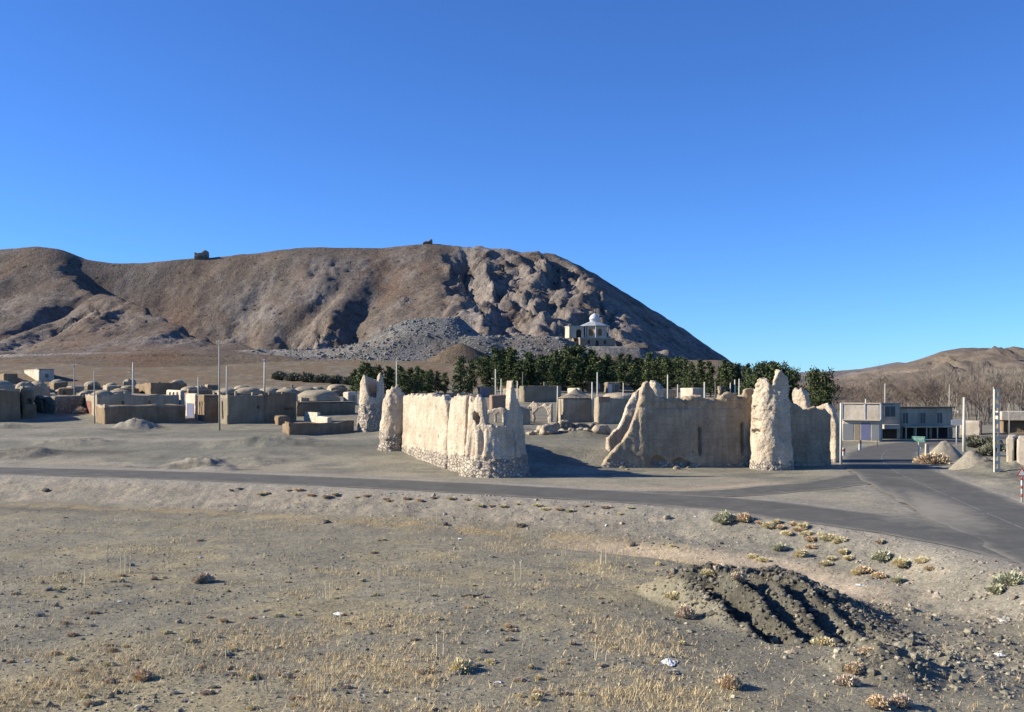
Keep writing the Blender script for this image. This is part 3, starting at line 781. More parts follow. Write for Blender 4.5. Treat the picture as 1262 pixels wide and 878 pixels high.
def ruin(name, label, fn, lo, hi, zf, st=.13, mat=MUD, mat2=STONE, seed=0, cat=None):
    cx, cy = (lo[0] + hi[0]) / 2, (lo[1] + hi[1]) / 2
    z0 = G(cx, cy)
    root = thing(name, label, cat or name.replace('_', ' '), (cx, cy, z0))
    v, q = sample(fn, lo, hi, st)
    v = v - np.array((cx, cy, z0))
    zc = v[q].mean(1)
    w = zc[:, 2] + z0 + .5 * n3(zc[:, 0] * .7 + cx * .7, zc[:, 1] * .7 + cy * .7, zc[:, 2] * 0, seed + 231) + .25 * n3(zc[:, 0] * 2, zc[:, 1] * 2, zc[:, 2] * 2, seed + 5)
    for nm, m, mt in (('mud_shell', w >= zf, mat), ('stone_footing', w < zf, mat2)):
        if not m.any(): continue
        fq = q[m]; us = np.unique(fq); mp = np.zeros(len(v), int); mp[us] = np.arange(len(us))
        obj(nm, mesh_np(nm, v[us], [mp[fq]]), mt, root)
    return root
# near corner tower with the finger of wall left standing
def f_nt(X, Y, Zz):
    d, r, ph = sd_tower(X, Y, Zz, (-1.6, 95.7), ([-1, 0, .8, 1.8, 3, 5, 9], [3.75, 3.5, 3.25, 3.0, 2.82, 2.65, 2.4]),
        ([-180, -125, -105, -60, -33, -27, -20, 22, 29, 35, 41, 46, 51, 58, 68, 80, 95, 120, 180], [4.0, 5.2, 7.3, 7.7, 7.5, 7.0, 4.8, 4.75, 5.4, 7.3, 8.9, 9.15, 8.3, 7.5, 7.1, 6.3, 5.4, 4.4, 4.0]), .8, 4.2, 3)
    # erosion runnels
    d = d + .30 * (1 - np.abs(n3(ph / 9 + .8 * n2(Zz * .5, 3, 4), r * .1, Zz * .16 + .02 * ph, 251)) * 2.4) * sst(1.2, 2.6, Zz) * (1 - sst(3.6, 5.2, Zz)) * (ph < 60)
    a = math.radians(-47)
    d = hole(d, X, Y, Zz, (-1.6 + 2.3 * math.sin(a), 95.7 - 2.3 * math.cos(a), 5.45), (.42, .8, .75))
    a = math.radians(-57)
    d = hole(d, X, Y, Zz, (-1.6 + 2.5 * math.sin(a), 95.7 - 2.5 * math.cos(a), 7.5), (.5, .8, .55))
    return d + mudnoise(X, Y, Zz, .9, 1, .12) - stones(X, Y, Zz, 2.0, 1)
ruin('ruined_tower', 'squat ruined mud tower nearest the road with a thin finger of wall left standing', f_nt, (-6, 91.4, -.5), (2.9, 100, 9.8), 1.75, .115, seed=1)
def f_lw(X, Y, Zz):
    d, s, t = sd_wall(X, Y, Zz, (-4.0, 96.6), (-11.9, 113.4), .95, ([0, 1.5, 4.1, 4.5, 4.9, 5.4, 6, 12, 15, 18.6], [7.6, 7.7, 7.5, 6.5, 5.6, 7.0, 7.55, 7.6, 7.45, 7.5]), 0, .05, 4)
    for s0, dep, wd in ((4.8, .35, .16), (1.6, .08, .12), (9.1, .035, .09)):
        d = d + dep * np.exp(-((s - s0 - .15 * n2(Zz * .8, s0, 3)) / wd) ** 2)
    for s0, z0 in ((7, 3.2), (10.5, 5.1), (12.5, 3.0), (8.2, 6.2)):
        d = d + .25 * np.exp(-((s - s0) / .16) ** 2 - ((Zz - z0) / .2) ** 2)
    return d + mudnoise(X, Y, Zz, .5, 2, 0.) - stones(X, Y, Zz, 2.1, 2) * 1.1
ruin('ruined_wall', 'long sunlit mud wall with a cracked notch running back from the finger tower to the tapered tower', f_lw, (-13.2, 95.5, -.5), (-2.6, 114.6, 8.6), 1.75, .14, seed=2)
def f_lt(X, Y, Zz):
    d, r, ph = sd_tower(X, Y, Zz, (-13.5, 114.8), ([0, 1, 3, 6, 7.8, 9], [2.15, 2.0, 1.72, 1.32, 1.08, .95]), ([-180, -100, -60, -35, -15, 5, 25, 45, 70, 120, 180], [7.9, 8.0, 8.3, 8.0, 8.5, 8.2, 8.6, 8.1, 7.6, 7.5, 7.9]), None, None, 5)
    d = hole(d, X, Y, Zz, (-12.6, 113.7, 5.9), (.2, .3, .25))
    return d + mudnoise(X, Y, Zz, 1.3, 3, .1) - stones(X, Y, Zz, 3.4, 3)
ruin('ruined_tower', 'tapered solid mud tower with rounded top at the far end of the sunlit wall', f_lt, (-16.2, 112.2, 0), (-10.9, 117.4, 9.3), 3.1, .12, seed=3)
def f_flt(X, Y, Zz):
    d, r, ph = sd_tower(X, Y, Zz, (-18.6, 132.3), ([1, 2, 5, 8, 11], [2.25, 2.05, 1.8, 1.6, 1.5]),
        ([-180, -150, -110, -85, -62, -45, -30, -18, 0, 20, 34, 44, 55, 75, 95, 110, 150, 180], [9.3, 9.7, 9.3, 8.6, 9.3, 10.2, 9.8, 7.9, 7.1, 6.9, 7.2, 9.0, 10.1, 9.9, 8.2, 7.8, 8.9, 9.3]), .55, 6.6, 6)
    return d + mudnoise(X, Y, Zz, .8, 4) - stones(X, Y, Zz, 6.5, 4) * .9
ruin('ruined_tower', 'hollow stone and mud tower with two upright horns, farthest left of the fort', f_flt, (-21.2, 129.8, 1), (-16, 134.8, 11), 6.0, .13, MUD, seed=4)
px_s = lambda p, Y=103.0: W(p, Y) - 8.3
RWT = [(733, 582), (740, 571), (748, 562), (758, 551), (767, 542), (774, 531), (780, 516), (785, 500), (789, 484), (793, 473), (798, 471), (802, 477), (808, 488), (830, 491), (860, 488), (880, 490), (900, 485), (918, 488), (922, 481), (934, 480)]
def f_rw(X, Y, Zz):
    d, s, t = sd_wall(X, Y, Zz, (8.3, 102.2), (25.9, 104.2), 1.0, ([px_s(p) for p, y in RWT], [Z(y, 103) for p, y in RWT]), 0, .05, 7)
    for p, y0, y1 in ((862, 528, 560), (916, 524, 560)):
        k = np.exp(-((s - px_s(p)) / .13) ** 2) * sst(Z(y1, 102.6) - .3, Z(y1, 102.6) + .1, Zz) * (1 - sst(Z(y0, 102.6) - .1, Z(y0, 102.6) + .4, Zz))
        d = d + .55 * k * (t < 0)
    for p, y, r in ((891, 519, .16), (808, 568, .5), (835, 570, .42), (845, 572, .3), (852, 557, .13), (790, 517, .2)):
        d = np.maximum(d, (r - np.sqrt((s - px_s(p)) ** 2 * (.5 if y > 565 else 1) + (t + .75) ** 2 + (Zz - Z(y, 102.3)) ** 2)))
    rough = sst(5.9, 6.6, Zz)
    d = d + rough * .16 * n3(X * 2.2, Y * 2.2, Zz * 2.6, 261) + .12 * np.exp(-((Zz - 6.3) / .2) ** 2) * (t < 0)
    # gullies down the broken end
    d = d + .3 * np.maximum(0, n3(s * 1.1, t * 1.6, Zz * .35, 262)) * (s < 4.8)
    return d + mudnoise(X, Y, Zz, .5, 5) - stones(X, Y, Zz, .8, 5) * .8
ruin('ruined_wall', 'tall shaded mud wall facing the road, its broken end sloping to the ground', f_rw, (7.2, 100.8, -.5), (26.6, 105.8, 9.6), .55, .13, MUD_SHADED, seed=5)
def f_rw2(X, Y, Zz):
    Yr = 108.4
    T = [(748, 541), (756, 533), (763, 524), (769, 508), (772, 495), (777, 489), (785, 482), (793, 476), (802, 480), (812, 492)]
    d, s, t = sd_wall(X, Y, Zz, (W(747, Yr), Yr - .6), (W(812, Yr), Yr + .5), .8, ([W(p, Yr) - W(747, Yr) for p, y in T], [Z(y, Yr) for p, y in T]), 0, .06, 9)
    return d + mudnoise(X, Y, Zz, 1., 6)
ruin('ruined_wall', 'broken mud wall stub with a sunlit edge just behind the sloping end of the tall shaded wall', f_rw2, (9.3, 106.6, .5), (17.3, 110.4, 9), .9, .15, seed=6)
def f_rt(X, Y, Zz):
    d, r, ph = sd_tower(X, Y, Zz, (26.45, 101.7), ([-1, 0, 1, 4, 6.5, 10], [2.6, 2.38, 2.18, 2.03, 1.92, 1.72]),
        ([-180, -120, -90, -70, -48, -30, -20, -14, -9, 0, 12, 24, 40, 60, 80, 100, 130, 180], [8.3, 8.4, 8.6, 9.0, 9.3, 9.25, 9.0, 8.6, 8.9, 9.5, 10.0, 10.0, 9.7, 9.2, 8.6, 7.8, 7.8, 8.2]), .8, 7.6, 8)
    d = d + .10 * np.exp(-((Zz - 6.1 - .2 * n2(ph / 20, 1, 4)) / .16) ** 2)
    for px, y, rr in ((928, 521, .75), (928, 503, .5), (931, 532, .35)):
        d = hole(d, X, Y, Zz, (W(px, 100.6), 100.8, Z(y, 100.6)), (rr * (1 + .3 * n2(Zz * 2.2, px, 4)), 1.0, rr * .6))
    return d + mudnoise(X, Y, Zz, 1.1, 7) - .8 * stones(X, Y, Zz, 9, 7) * sst(3, 8, Zz) - stones(X, Y, Zz, .9, 7)
ruin('ruined_tower', 'tall round mud tower with a split top, at the right end of the shaded wall', f_rt, (23.3, 98.6, -.5), (29.5, 104.8, 10.6), .7, .115, seed=7)
def f_rbw(X, Y, Zz):
    d, s, t = sd_wall(X, Y, Zz, (28.2, 103.9), (33.5, 105.4), .9, ([0, 1, 2.2, 3.6, 4.8, 5.6], [7.2, 6.7, 6.2, 6.35, 6.1, 5.2]), 0, .05, 11)
    return d + mudnoise(X, Y, Zz, .8, 8)
ruin('ruined_wall', 'short shaded mud wall between the split-top tower and the main road', f_rbw, (27.4, 102.6, -.6), (34.4, 106.8, 7.4), .3, .14, MUD_SHADED, seed=8)
def f_rem(X, Y, Zz):
    A, B = (32.2, 113.4), (35.7, 108.9)
    d, s, t = sd_wall(X, Y, Zz, A, B, .8, ([0, .3, 1.2, 1.6, 2.0, 2.5, 3.2, 3.9, 4.6, 5.2, 5.7], [7.6, 8.3, 8.25, 7.6, 5.9, 5.6, 6.3, 6.4, 6.6, 6.0, 4.4]), 0, .03, 13)
    d = np.maximum(d, .75 - np.hypot((s - 3.75) * 1.1, (Zz - 4.3) * .6 + 0 * t))
    return d + mudnoise(X, Y, Zz, .9, 9)
ruin('ruined_wall', 'sunlit mud wall fragment with a tall stub and an arch, behind the wall beside the main road', f_rem, (31.2, 108, -.6), (36.8, 114.4, 8.9), .2, .14, seed=9)
# ================================================================ VILLAGE
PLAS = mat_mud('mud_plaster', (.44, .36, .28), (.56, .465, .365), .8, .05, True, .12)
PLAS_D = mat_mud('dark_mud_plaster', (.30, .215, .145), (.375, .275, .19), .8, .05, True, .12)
CREAM = mat_mud('cream_render', (.66, .57, .45), (.76, .68, .56), .5, .02, True, .08)
GREYR = mat_mud('grey_cement_render', (.30, .25, .19), (.38, .32, .25), .5, .02, True, .1)
GREYS = mat_mud('grey_shop_render', (.50, .445, .365), (.60, .54, .45), .5, .02, True, .1)
WHITEW = mat_plain('whitewash', (.72, .69, .64), .85, .1, 2)
BRICK = mat_stone('weathered_brick', (.40, .27, .205), (.52, .36, .275), 5., .03)
RUBBLE = mat_stone('rubble_stone', (.27, .235, .195), (.60, .525, .43), 2.6, .12)
DOMEM = mat_mud('dome_mud', (.44, .37, .285), (.54, .455, .355), 1., .05, False, .14)
DARKIN = mat_plain('dark_doorway_wood', (.05, .042, .036), .9, .2, 5)
GLASS = mat_plain('dusty_glass', (.045, .055, .07), .25, .1, 3, spec=.5)
BLUEP = mat_plain('blue_painted_steel', (.17, .19, .36), .55, .15, 4)
REDP = mat_plain('red_painted_wood', (.36, .13, .10), .6, .15, 4)
GREYST = mat_plain('grey_steel_shutter', (.30, .32, .36), .5, .12, 6, .3)
CONC = mat_plain('pale_concrete', (.62, .59, .54), .85, .12, 2)
STEEL = mat_plain('galvanised_steel', (.50, .51, .52), .5, .1, 4, .4)
WOODP = mat_plain('weathered_wood', (.33, .27, .21), .85, .2, 5)
def house(name, label, cat, pl, p0, p1, yb, yt, th=32, mat=PLAS, openings=(), panels=(), domes=(), roof=None, Y=None, step=.22, rough=.10, group=None, wall_name='wall', parapet=0.):
    """pl..p0 = sunlit left side, p0..p1 = front, as pixels; the house stands on the ground seen at (p0, yb)"""
    th = math.radians(th); ct, st_ = math.cos(th), math.sin(th)
    if Y is None: x0, Y, z0 = on_field(p0, yb)
    else: x0 = W(p0, Y); z0 = G(x0, Y)
    b1 = (p1 - CX) / F; bl = (pl - CX) / F
    L = (b1 * Y - x0) / (ct - b1 * st_)
    D = (bl * Y - x0) / (-st_ - bl * ct)
    if not (.3 < D < 40): D = 5.
    if not (.3 < L < 60): L = 4.
    Ht = Z(yt, Y) - z0
    zl = min(G(x0 + L * ct, Y + L * st_), G(x0 - D * st_, Y + D * ct), G(x0 + L * ct - D * st_, Y + L * st_ + D * ct), z0) - z0 - .5
    root = thing(name, label, cat, (x0, Y, z0), th, group)
    seed = int(abs(p0) * 7 + abs(p1)) % 97
    def f(X, Yy, Zz):
        wx = .5 * rough * n2(Yy * .3, Zz * .3, seed); wy = .5 * rough * n2(X * .25, Zz * .3, seed + 1)
        tp = Ht + rough * 1.3 * n2(X * .35, Yy * .35, seed + 2)
        d = np.maximum.reduce([-X + wx, X - L + wx, -Yy + wy, Yy - D + wy])
        q = np.maximum(d, Zz - tp)
        if rough > .04:
            q = smax(d, Zz - tp, rough * 1.5)
        if parapet:
            q = np.maximum(q, -np.maximum(d + .3, (Ht - parapet) - Zz))
        for (side, a, b, za, zb, arch) in openings:
            if side == 'f': u, w, LL = X, Yy, L
            else: u, w, LL = D - Yy, X, D
            c = np.maximum.reduce([a * LL - u, u - b * LL, za * Ht - Zz, Zz - zb * Ht, w - .55])
            if arch:
                m = (a + b) / 2 * LL; r = (b - a) / 2 * LL
                zc = zb * Ht - r
                c = np.maximum(c, np.where(Zz > zc, np.hypot(u - m, Zz - zc) - r, -9))
            q = np.maximum(q, -c)
        return q + rough * .5 * fbm3(X * 1.1 + seed, Yy * 1.1, Zz * 1.1, 2, 301)
    v, q = sample(f, (0, 0, zl), (L, D, Ht + rough * 2), step)
    wl = obj(wall_name, mesh_np(wall_name, v, [q], smooth=rough > .04), mat, root)
    for (side, a, b, za, zb, kind, m) in panels:
        mb = MB()
        if side == 'f':
            mb.box(a * L, b * L, .10 if kind in ('dark_doorway',) else -.04, .16, za * Ht, zb * Ht)
            fr = [(a * L - .09, a * L, za * Ht, zb * Ht + .09), (b * L, b * L + .09, za * Ht, zb * Ht + .09), (a * L, b * L, zb * Ht, zb * Ht + .09)]
            fb = [(q0, q1, -.07, .1, c0, c1) for q0, q1, c0, c1 in fr]
        else:
            mb.box(-.04, .16, D - b * D, D - a * D, za * Ht, zb * Ht)
            fb = [(-.07, .1, D - b * D - .09, D - b * D, za * Ht, zb * Ht + .09), (-.07, .1, D - a * D, D - a * D + .09, za * Ht, zb * Ht + .09), (-.07, .1, D - b * D, D - a * D, zb * Ht, zb * Ht + .09)]
        pn = mb.build(kind, m, root)
        if kind in ('window', 'door'):
            fm = MB()
            for bb in fb: fm.box(*bb)
            if kind == 'window' and side == 'f':
                fm.box((a + b) / 2 * L - .025, (a + b) / 2 * L + .025, -.06, -.045, za * Ht, zb * Ht)
            fm.build('frame', WOODP if m is not GLASS else STEEL, pn)
    for i, (u, w, r, h) in enumerate(domes):
        n = 9
        h *= .66; r *= .9; pr = [(r * math.cos(k / (n - 1) * math.pi / 2) ** .95, h * math.sin(k / (n - 1) * math.pi / 2)) for k in range(n)]
        MB().lathe([(r * 1.03, -.4)] + pr, (u * L, w * D, Ht - .05), 22, .16, seed + i).build('dome', DOMEM, root, True)
    if roof: roof(root, L, D, Ht)
    return root
def slab_roof(over=.15, t=.14, mat=None, name='roof'):
    def r(root, L, D, Ht):
        MB().box(-over, L + over, -over, D + over, Ht + .004, Ht + t).build(name, mat or CREAM, root)
    return r
def mud_top(mat=None, chim=1, hump=0):
    """uneven parapet lumps, a chimney or two and low roof humps"""
    def r(root, L, D, Ht):
        rr = random.Random(int(L * 100)); m = MB(); w = .34
        path = []; u = L - .05
        while u > .5: path.append((u, .05, u, .05 + w)); u -= rr.uniform(.35, 1.3)
        path.append((.05, .05, .05 + w, .05 + w)); u = .6
        while u < D - .1: path.append((.05, u, .05 + w, u)); u += rr.uniform(.35, 1.3)
        v = []; h = .1
        for (a, c, e, g) in path:
            h = min(.32, max(-.02, h + rr.gauss(0, .11)))
            v += [(a, c, Ht - .3), (a, c, Ht + h), (e, g, Ht + h * .9), (e, g, Ht - .3)]
        q = [(i * 4 + k, i * 4 + (k + 1) % 4, i * 4 + 4 + (k + 1) % 4, i * 4 + 4 + k) for i in range(len(path) - 1) for k in range(4)]
        m.add(v, q + [(3, 2, 1, 0), tuple(len(v) - 4 + k for k in range(4))])
        m.build('parapet', mat or PLAS, root)
        for k in range(chim):
            x, y = rr.uniform(.15, .85) * L, rr.uniform(.25, .7) * D; w = rr.uniform(.16, .26)
            MB().box(x - w, x + w, y - w, y + w, Ht - .3, Ht + rr.uniform(.45, .85), .85, .85).build('chimney', mat or PLAS, root)
        for k in range(hump):
            R = rr.uniform(1.2, 2.); MB().lathe([(R, -.3), (R * .9, .12), (R * .6, .42), (R * .25, .56), (.02, .6)], (rr.uniform(.2, .8) * L, rr.uniform(.4, .7) * D, Ht), 18, .2, k).build('roof_hump', DOMEM, root, True)
    return r
# ---- left of the fort
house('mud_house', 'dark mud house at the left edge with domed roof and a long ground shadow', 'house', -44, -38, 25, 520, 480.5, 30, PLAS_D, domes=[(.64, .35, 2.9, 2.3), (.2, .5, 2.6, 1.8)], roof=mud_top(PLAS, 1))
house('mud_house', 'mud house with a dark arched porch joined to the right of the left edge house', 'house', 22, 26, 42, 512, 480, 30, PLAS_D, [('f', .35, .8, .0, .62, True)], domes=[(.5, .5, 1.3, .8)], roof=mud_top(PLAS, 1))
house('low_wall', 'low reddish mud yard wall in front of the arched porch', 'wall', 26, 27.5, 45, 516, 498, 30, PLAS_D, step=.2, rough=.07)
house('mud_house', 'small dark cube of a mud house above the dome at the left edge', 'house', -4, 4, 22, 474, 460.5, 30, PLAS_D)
house('flat_roofed_house', 'cream box house standing alone on the slope above the left domes, one face sunlit', 'house', 30, 47.5, 67, 471, 455.5, 32, CREAM, panels=[('f', .42, .62, .3, .62, 'window', GLASS)], rough=.05, roof=slab_roof(.1, .15))
house('domed_house', 'low mud house with two rounded domes below the lone cream box house', 'house', 20, 26, 62, 492, 478, 30, PLAS, domes=[(.22, .5, 2.0, 1.9), (.68, .5, 1.9, 1.7)], roof=mud_top(PLAS, 1))
house('rubble_wall', 'sunlit rubble stone wall with a gap beside the dark arched porch', 'wall', 40, 42, 68, 508, 488.5, -38, RUBBLE, [('f', .38, .55, .1, .8, False)], rough=.16, step=.18)
house('rubble_wall', 'sunlit rubble stone wall directly behind the left village pole', 'wall', 66, 69, 91, 508, 487.5, -25, RUBBLE, rough=.16, step=.18)
house('mud_house', 'small flat mud house behind the two rubble stone walls', 'house', 66, 71, 92, 492, 478, 20, PLAS_D, [('f', .3, .45, 0, .7, False)])
house('mud_house', 'long mud house with pale sunlit end, a red door and three roof domes', 'house', 94.5, 119, 221, 514, 488, 31, PLAS, [('l', .12, .2, .08, .72, True), ('l', .3, .38, .08, .72, True), ('f', .3, .325, .5, .75, False), ('f', .62, .65, .5, .75, False)], [('l', .55, .75, .02, .7, 'door', REDP)], [(.05, .62, 1.5, 1.25), (.2, .5, 1.9, 1.3), (.42, .5, 2.3, 1.5)], roof=mud_top(PLAS, 3))
house('yard_wall', 'long dark mud yard wall with a bright left end in front of the domed long house', 'wall', 118, 128.5, 229, 523.5, 501, 31, PLAS_D, rough=.09, roof=mud_top(PLAS, 0))
house('mud_house', 'small white building with three slit openings near the gatehouse', 'house', 205, 222.5, 228, 506, 481, 32, CREAM, [('l', .2, .32, .3, .85, False), ('l', .45, .57, .3, .85, False), ('l', .7, .82, .3, .85, False)], rough=.05)
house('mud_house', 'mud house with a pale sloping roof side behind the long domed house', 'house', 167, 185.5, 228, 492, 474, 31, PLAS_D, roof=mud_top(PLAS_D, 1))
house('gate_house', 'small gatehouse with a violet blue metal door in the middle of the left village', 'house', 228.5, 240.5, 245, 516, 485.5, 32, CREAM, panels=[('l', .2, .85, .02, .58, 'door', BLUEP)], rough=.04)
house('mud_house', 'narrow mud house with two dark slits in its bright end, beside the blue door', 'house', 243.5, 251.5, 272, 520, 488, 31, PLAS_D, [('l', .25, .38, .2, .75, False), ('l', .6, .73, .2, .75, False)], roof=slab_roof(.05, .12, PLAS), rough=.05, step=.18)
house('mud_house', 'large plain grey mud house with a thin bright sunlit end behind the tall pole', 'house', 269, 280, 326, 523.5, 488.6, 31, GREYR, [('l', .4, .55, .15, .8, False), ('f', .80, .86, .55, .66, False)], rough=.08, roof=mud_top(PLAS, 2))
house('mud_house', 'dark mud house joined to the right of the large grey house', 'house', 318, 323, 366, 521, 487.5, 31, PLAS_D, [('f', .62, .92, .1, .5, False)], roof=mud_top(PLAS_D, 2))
house('stair_hut', 'tiny white stair hut on the roofs at the right end of the dark mud house', 'hut', 358, 364.5, 367.5, 503, 486.5, 32, CREAM, rough=.04, step=.15)
house('yard_wall', 'long dark brown yard wall ending behind the two-horned tower', 'wall', 362, 366, 438, 514, 496.5, 31, PLAS_D, rough=.07, roof=slab_roof(.05, .10, PLAS))
house('low_building', 'low bright cream hut with stepped top before the long brown yard wall', 'hut', 374.5, 403.5, 409, 525.5, 514.5, 33, CREAM, rough=.05, step=.16, roof=lambda root, L, D, Ht: MB().box(.1, L - .1, D * .45, D - .1, Ht - .05, Ht + .55).build('upper_step', CREAM, root))
house('yard_wall', 'low dark yard wall with a rough stone end nearest the track', 'wall', 348, 355.5, 437, 536.5, 522.5, 26, PLAS_D, rough=.1, roof=mud_top(PLAS_D, 0))
house('domed_house', 'row house with a line of pale mud domes behind the large grey house', 'house', 262, 270, 402, 495, 485, 22, PLAS_D, domes=[(.10, .5, 2.5, 1.6), (.30, .4, 3.0, 1.8), (.50, .5, 2.8, 1.7), (.66, .35, 2.6, 1.5), (.85, .5, 3.0, 2.0)], roof=mud_top(PLAS, 3))
house('domed_house', 'broad mud dome house just behind the long brown yard wall', 'house', 365, 371, 420, 500, 491, 22, PLAS, domes=[(.5, .5, 4.2, 2.4)], roof=mud_top(PLAS, 1))
house('mud_house', 'small white fronted house with a dark doorway left of the two-horned tower', 'house', 423, 429, 441, 500, 483, 30, CREAM, [('f', .3, .7, 0, .7, False)], rough=.05)
house('mud_house', 'small mud house with a dark side on the rise behind the domes at far left', 'house', 60, 66, 84, 481, 471, 30, PLAS_D, domes=[(.5, .5, 1.6, 1.)])
house('mud_house', 'low brown mud house behind the small white arcaded building', 'house', 226, 232, 262, 494, 480, 30, PLAS_D, roof=mud_top(PLAS, 1, 1))
house('mud_house', 'low dusty mud house between two slim poles behind the domes', 'house', 284, 290, 318, 488, 479, 30, PLAS, domes=[(.4, .5, 1.8, 1.1)])
house('mud_house', 'low mud house with one dome behind the left rubble walls, darker than its neighbours', 'house', 36, 41, 58, 484, 474, 30, PLAS_D, domes=[(.5, .5, 1.7, 1.3)])
house('mud_house', 'tiny pale mud house on the rise above the domes of the long house', 'house', 126, 132, 150, 484, 475, 31, PLAS, domes=[(.5, .5, 1.3, .9)])
house('mud_house', 'low mud house with a pale end below the lone cream box house on the rise', 'house', 82, 87, 104, 485, 476, 31, PLAS)
house('mud_house', 'flat dusty mud house touching the back of the sloping roof side house', 'house', 140, 146, 172, 489, 479, 31, PLAS_D, domes=[(.6, .5, 1.7, 1.)])
house('ruined_wall', 'jagged broken mud wall left of the small house with the dark doorway', 'wall', 396, 400, 424, 489, 481, 26, PLAS_D, rough=.5)
house('mud_house', 'low mud house with a round hump roof behind the broad mud dome', 'house', 402, 408, 428, 486, 478, 24, PLAS, domes=[(.5, .5, 2.2, 1.2)])
house('yard_wall', 'low pale yard wall crossing the open ground behind the gatehouse', 'wall', 196, 200, 232, 486, 480.5, 24, PLAS, rough=.2)
house('yard_wall', 'low crumbling yard wall in front of the row of pale domes', 'wall', 326, 330, 372, 492, 486, 22, PLAS, rough=.35)
house('low_building', 'squat dark mud shed beside the end of the low dark yard wall', 'shed', 338, 343, 358, 525, 512, 30, PLAS_D, rough=.12)
for k, (p, y, w, h, m) in enumerate(((4, 486, 18, 8, 0), (70, 490, 14, 7, 1), (108, 481, 16, 7, 0), (178, 487, 14, 6, 1), (212, 478, 18, 6, 0), (240, 487, 16, 7, 1), (256, 481, 14, 6, 0), (152, 476, 16, 5, 1), (300, 490, 22, 6, 1), (352, 485, 20, 7, 0), (386, 487, 16, 6, 1))):
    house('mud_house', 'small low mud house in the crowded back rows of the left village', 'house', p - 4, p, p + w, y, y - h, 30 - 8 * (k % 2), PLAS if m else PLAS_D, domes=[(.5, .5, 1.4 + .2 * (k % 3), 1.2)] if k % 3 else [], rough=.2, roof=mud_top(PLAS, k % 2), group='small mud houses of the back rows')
# ---- behind and inside the fort
def pyramid(root, L, D, Ht):
    n = 26; v = []; k = 12
    mb = MB()
    for i in range(k + 1):
        t = i / k; z = Ht + (1.15 * t ** 1.0 + .35 * t * t) ; s = 1 - t
        for a in range(n):
            w = 2 * math.pi * a / n
            c, s_ = math.cos(w), math.sin(w)
            q = max(abs(c), abs(s_)); rr = lerp(1 / q, 1.0, min(1, t * 2.))
            v.append((L / 2 + (L / 2 + .2) * c * rr * max(s, .02), D / 2 + (D / 2 + .2) * s_ * rr * max(s, .02), z))
    mb.add(v, [(i * n + a, i * n + (a + 1) % n, (i + 1) * n + (a + 1) % n, (i + 1) * n + a) for i in range(k) for a in range(n)])
    mb.build('roof', DOMEM, root, True)
house('mud_house', 'square mud house with a low tent-like pointed roof seen through the fort gap', 'house', 687, 694, 733, 521, 491, 16, PLAS, roof=pyramid, rough=.07)
house('mud_house', 'plain mud house with a patch of brick, right of the pointed roof house', 'house', 731, 737, 772, 524, 490, 18, PLAS, rough=.1, roof=lambda root, L, D, Ht: MB().box(.1, L * .42, -.03, .3, Ht - .7, Ht + .1).build('brick_patch', BRICK, root))
house('domed_house', 'mud house with a pale sloped roof behind the sloping end of the tall shaded wall', 'house', 738, 744, 786, 500, 489.5, 16, PLAS, domes=[(.5, .5, 3.2, 1.3)])
house('mud_house', 'small cream roof hut above the pointed roof house', 'hut', 699, 714, 717, 492, 478.5, 40, CREAM, rough=.04)
house('yard_wall', 'long grey yard wall behind the standing finger of wall', 'wall', 640, 645, 692, 496, 476, 14, GREYR, rough=.05, roof=mud_top(GREYR, 1))
house('mud_house', 'grey house with a dark blue doorway above the notched sunlit wall', 'house', 588, 593, 612, 490, 477, 22, GREYR, panels=[('f', .0, .35, .0, .9, 'door', BLUEP)], rough=.05)
house('brick_building', 'dark brown brick block seen through the broken top of the finger tower', 'house', 603, 606, 626, 506, 487, 12, BRICK, rough=.06)
house('mud_wall', 'pinkish mud wall right behind the finger of wall', 'wall', 616, 619, 644, 494, 479, -30, PLAS, rough=.1)
house('flat_roofed_house', 'long low house with pale panels under the middle of the pines', 'house', 716, 722, 746, 483, 470, 8, PLAS_D, panels=[('f', .5, .72, .25, .9, 'window', WHITEW)], rough=.04)
house('flat_roofed_house', 'grey house with white doors under the pines above the pale sloped roof', 'house', 744, 748, 764, 485, 471, 8, GREYR, panels=[('f', .1, .4, .0, .8, 'door', WHITEW), ('f', .6, .9, .2, .8, 'window', GLASS)], rough=.04)
house('flat_roofed_house', 'brown house in the deep shade of the pines left of the white doors', 'house', 660, 664, 716, 481, 471, 6, PLAS_D, rough=.04, roof=mud_top(PLAS_D, 2))
house('flat_roofed_house', 'low house with a sunlit cream end rising above the tall shaded wall', 'house', 838, 854, 869, 494, 478.5, 34, CREAM, rough=.05)
house('flat_roofed_house', 'low brown house half hidden above the right part of the tall shaded wall', 'house', 884, 890, 925, 490, 476, 20, PLAS, rough=.05)
house('flat_roofed_house', 'grey mud house between the broken pillar and the cream ended house', 'house', 806, 812, 836, 492, 480, 20, PLAS, rough=.1)
house('brick_building', 'small brick building with a tall parapet behind the arched fragment beside the road', 'house', 998, 1008, 1023, 528, 484.5, 26, BRICK, rough=.03, step=.18)
house('flat_roofed_house', 'pale pink low house under the round tree right of the split-top tower', 'house', 972, 976, 1000, 512, 487, 10, PLAS, rough=.04)
house('rubble_wall', 'low broken rubble wall in front of the pointed roof house', 'wall', 689, 691, 737, 530, 520.5, 12, RUBBLE, [('f', .3, .42, .4, 1.2, False), ('f', .7, .8, .5, 1.2, False)], rough=.3, step=.14)
house('mud_wall', 'broken mud wall end rising left of the crumbling arch', 'wall', 628, 633, 652, 524, 500, 24, PLAS, rough=.35, step=.16)
house('mud_wall', 'low broken mud wall below the crumbling arch, one end sunlit', 'wall', 660, 668, 690, 533, 523.5, 20, PLAS, rough=.4, step=.14)
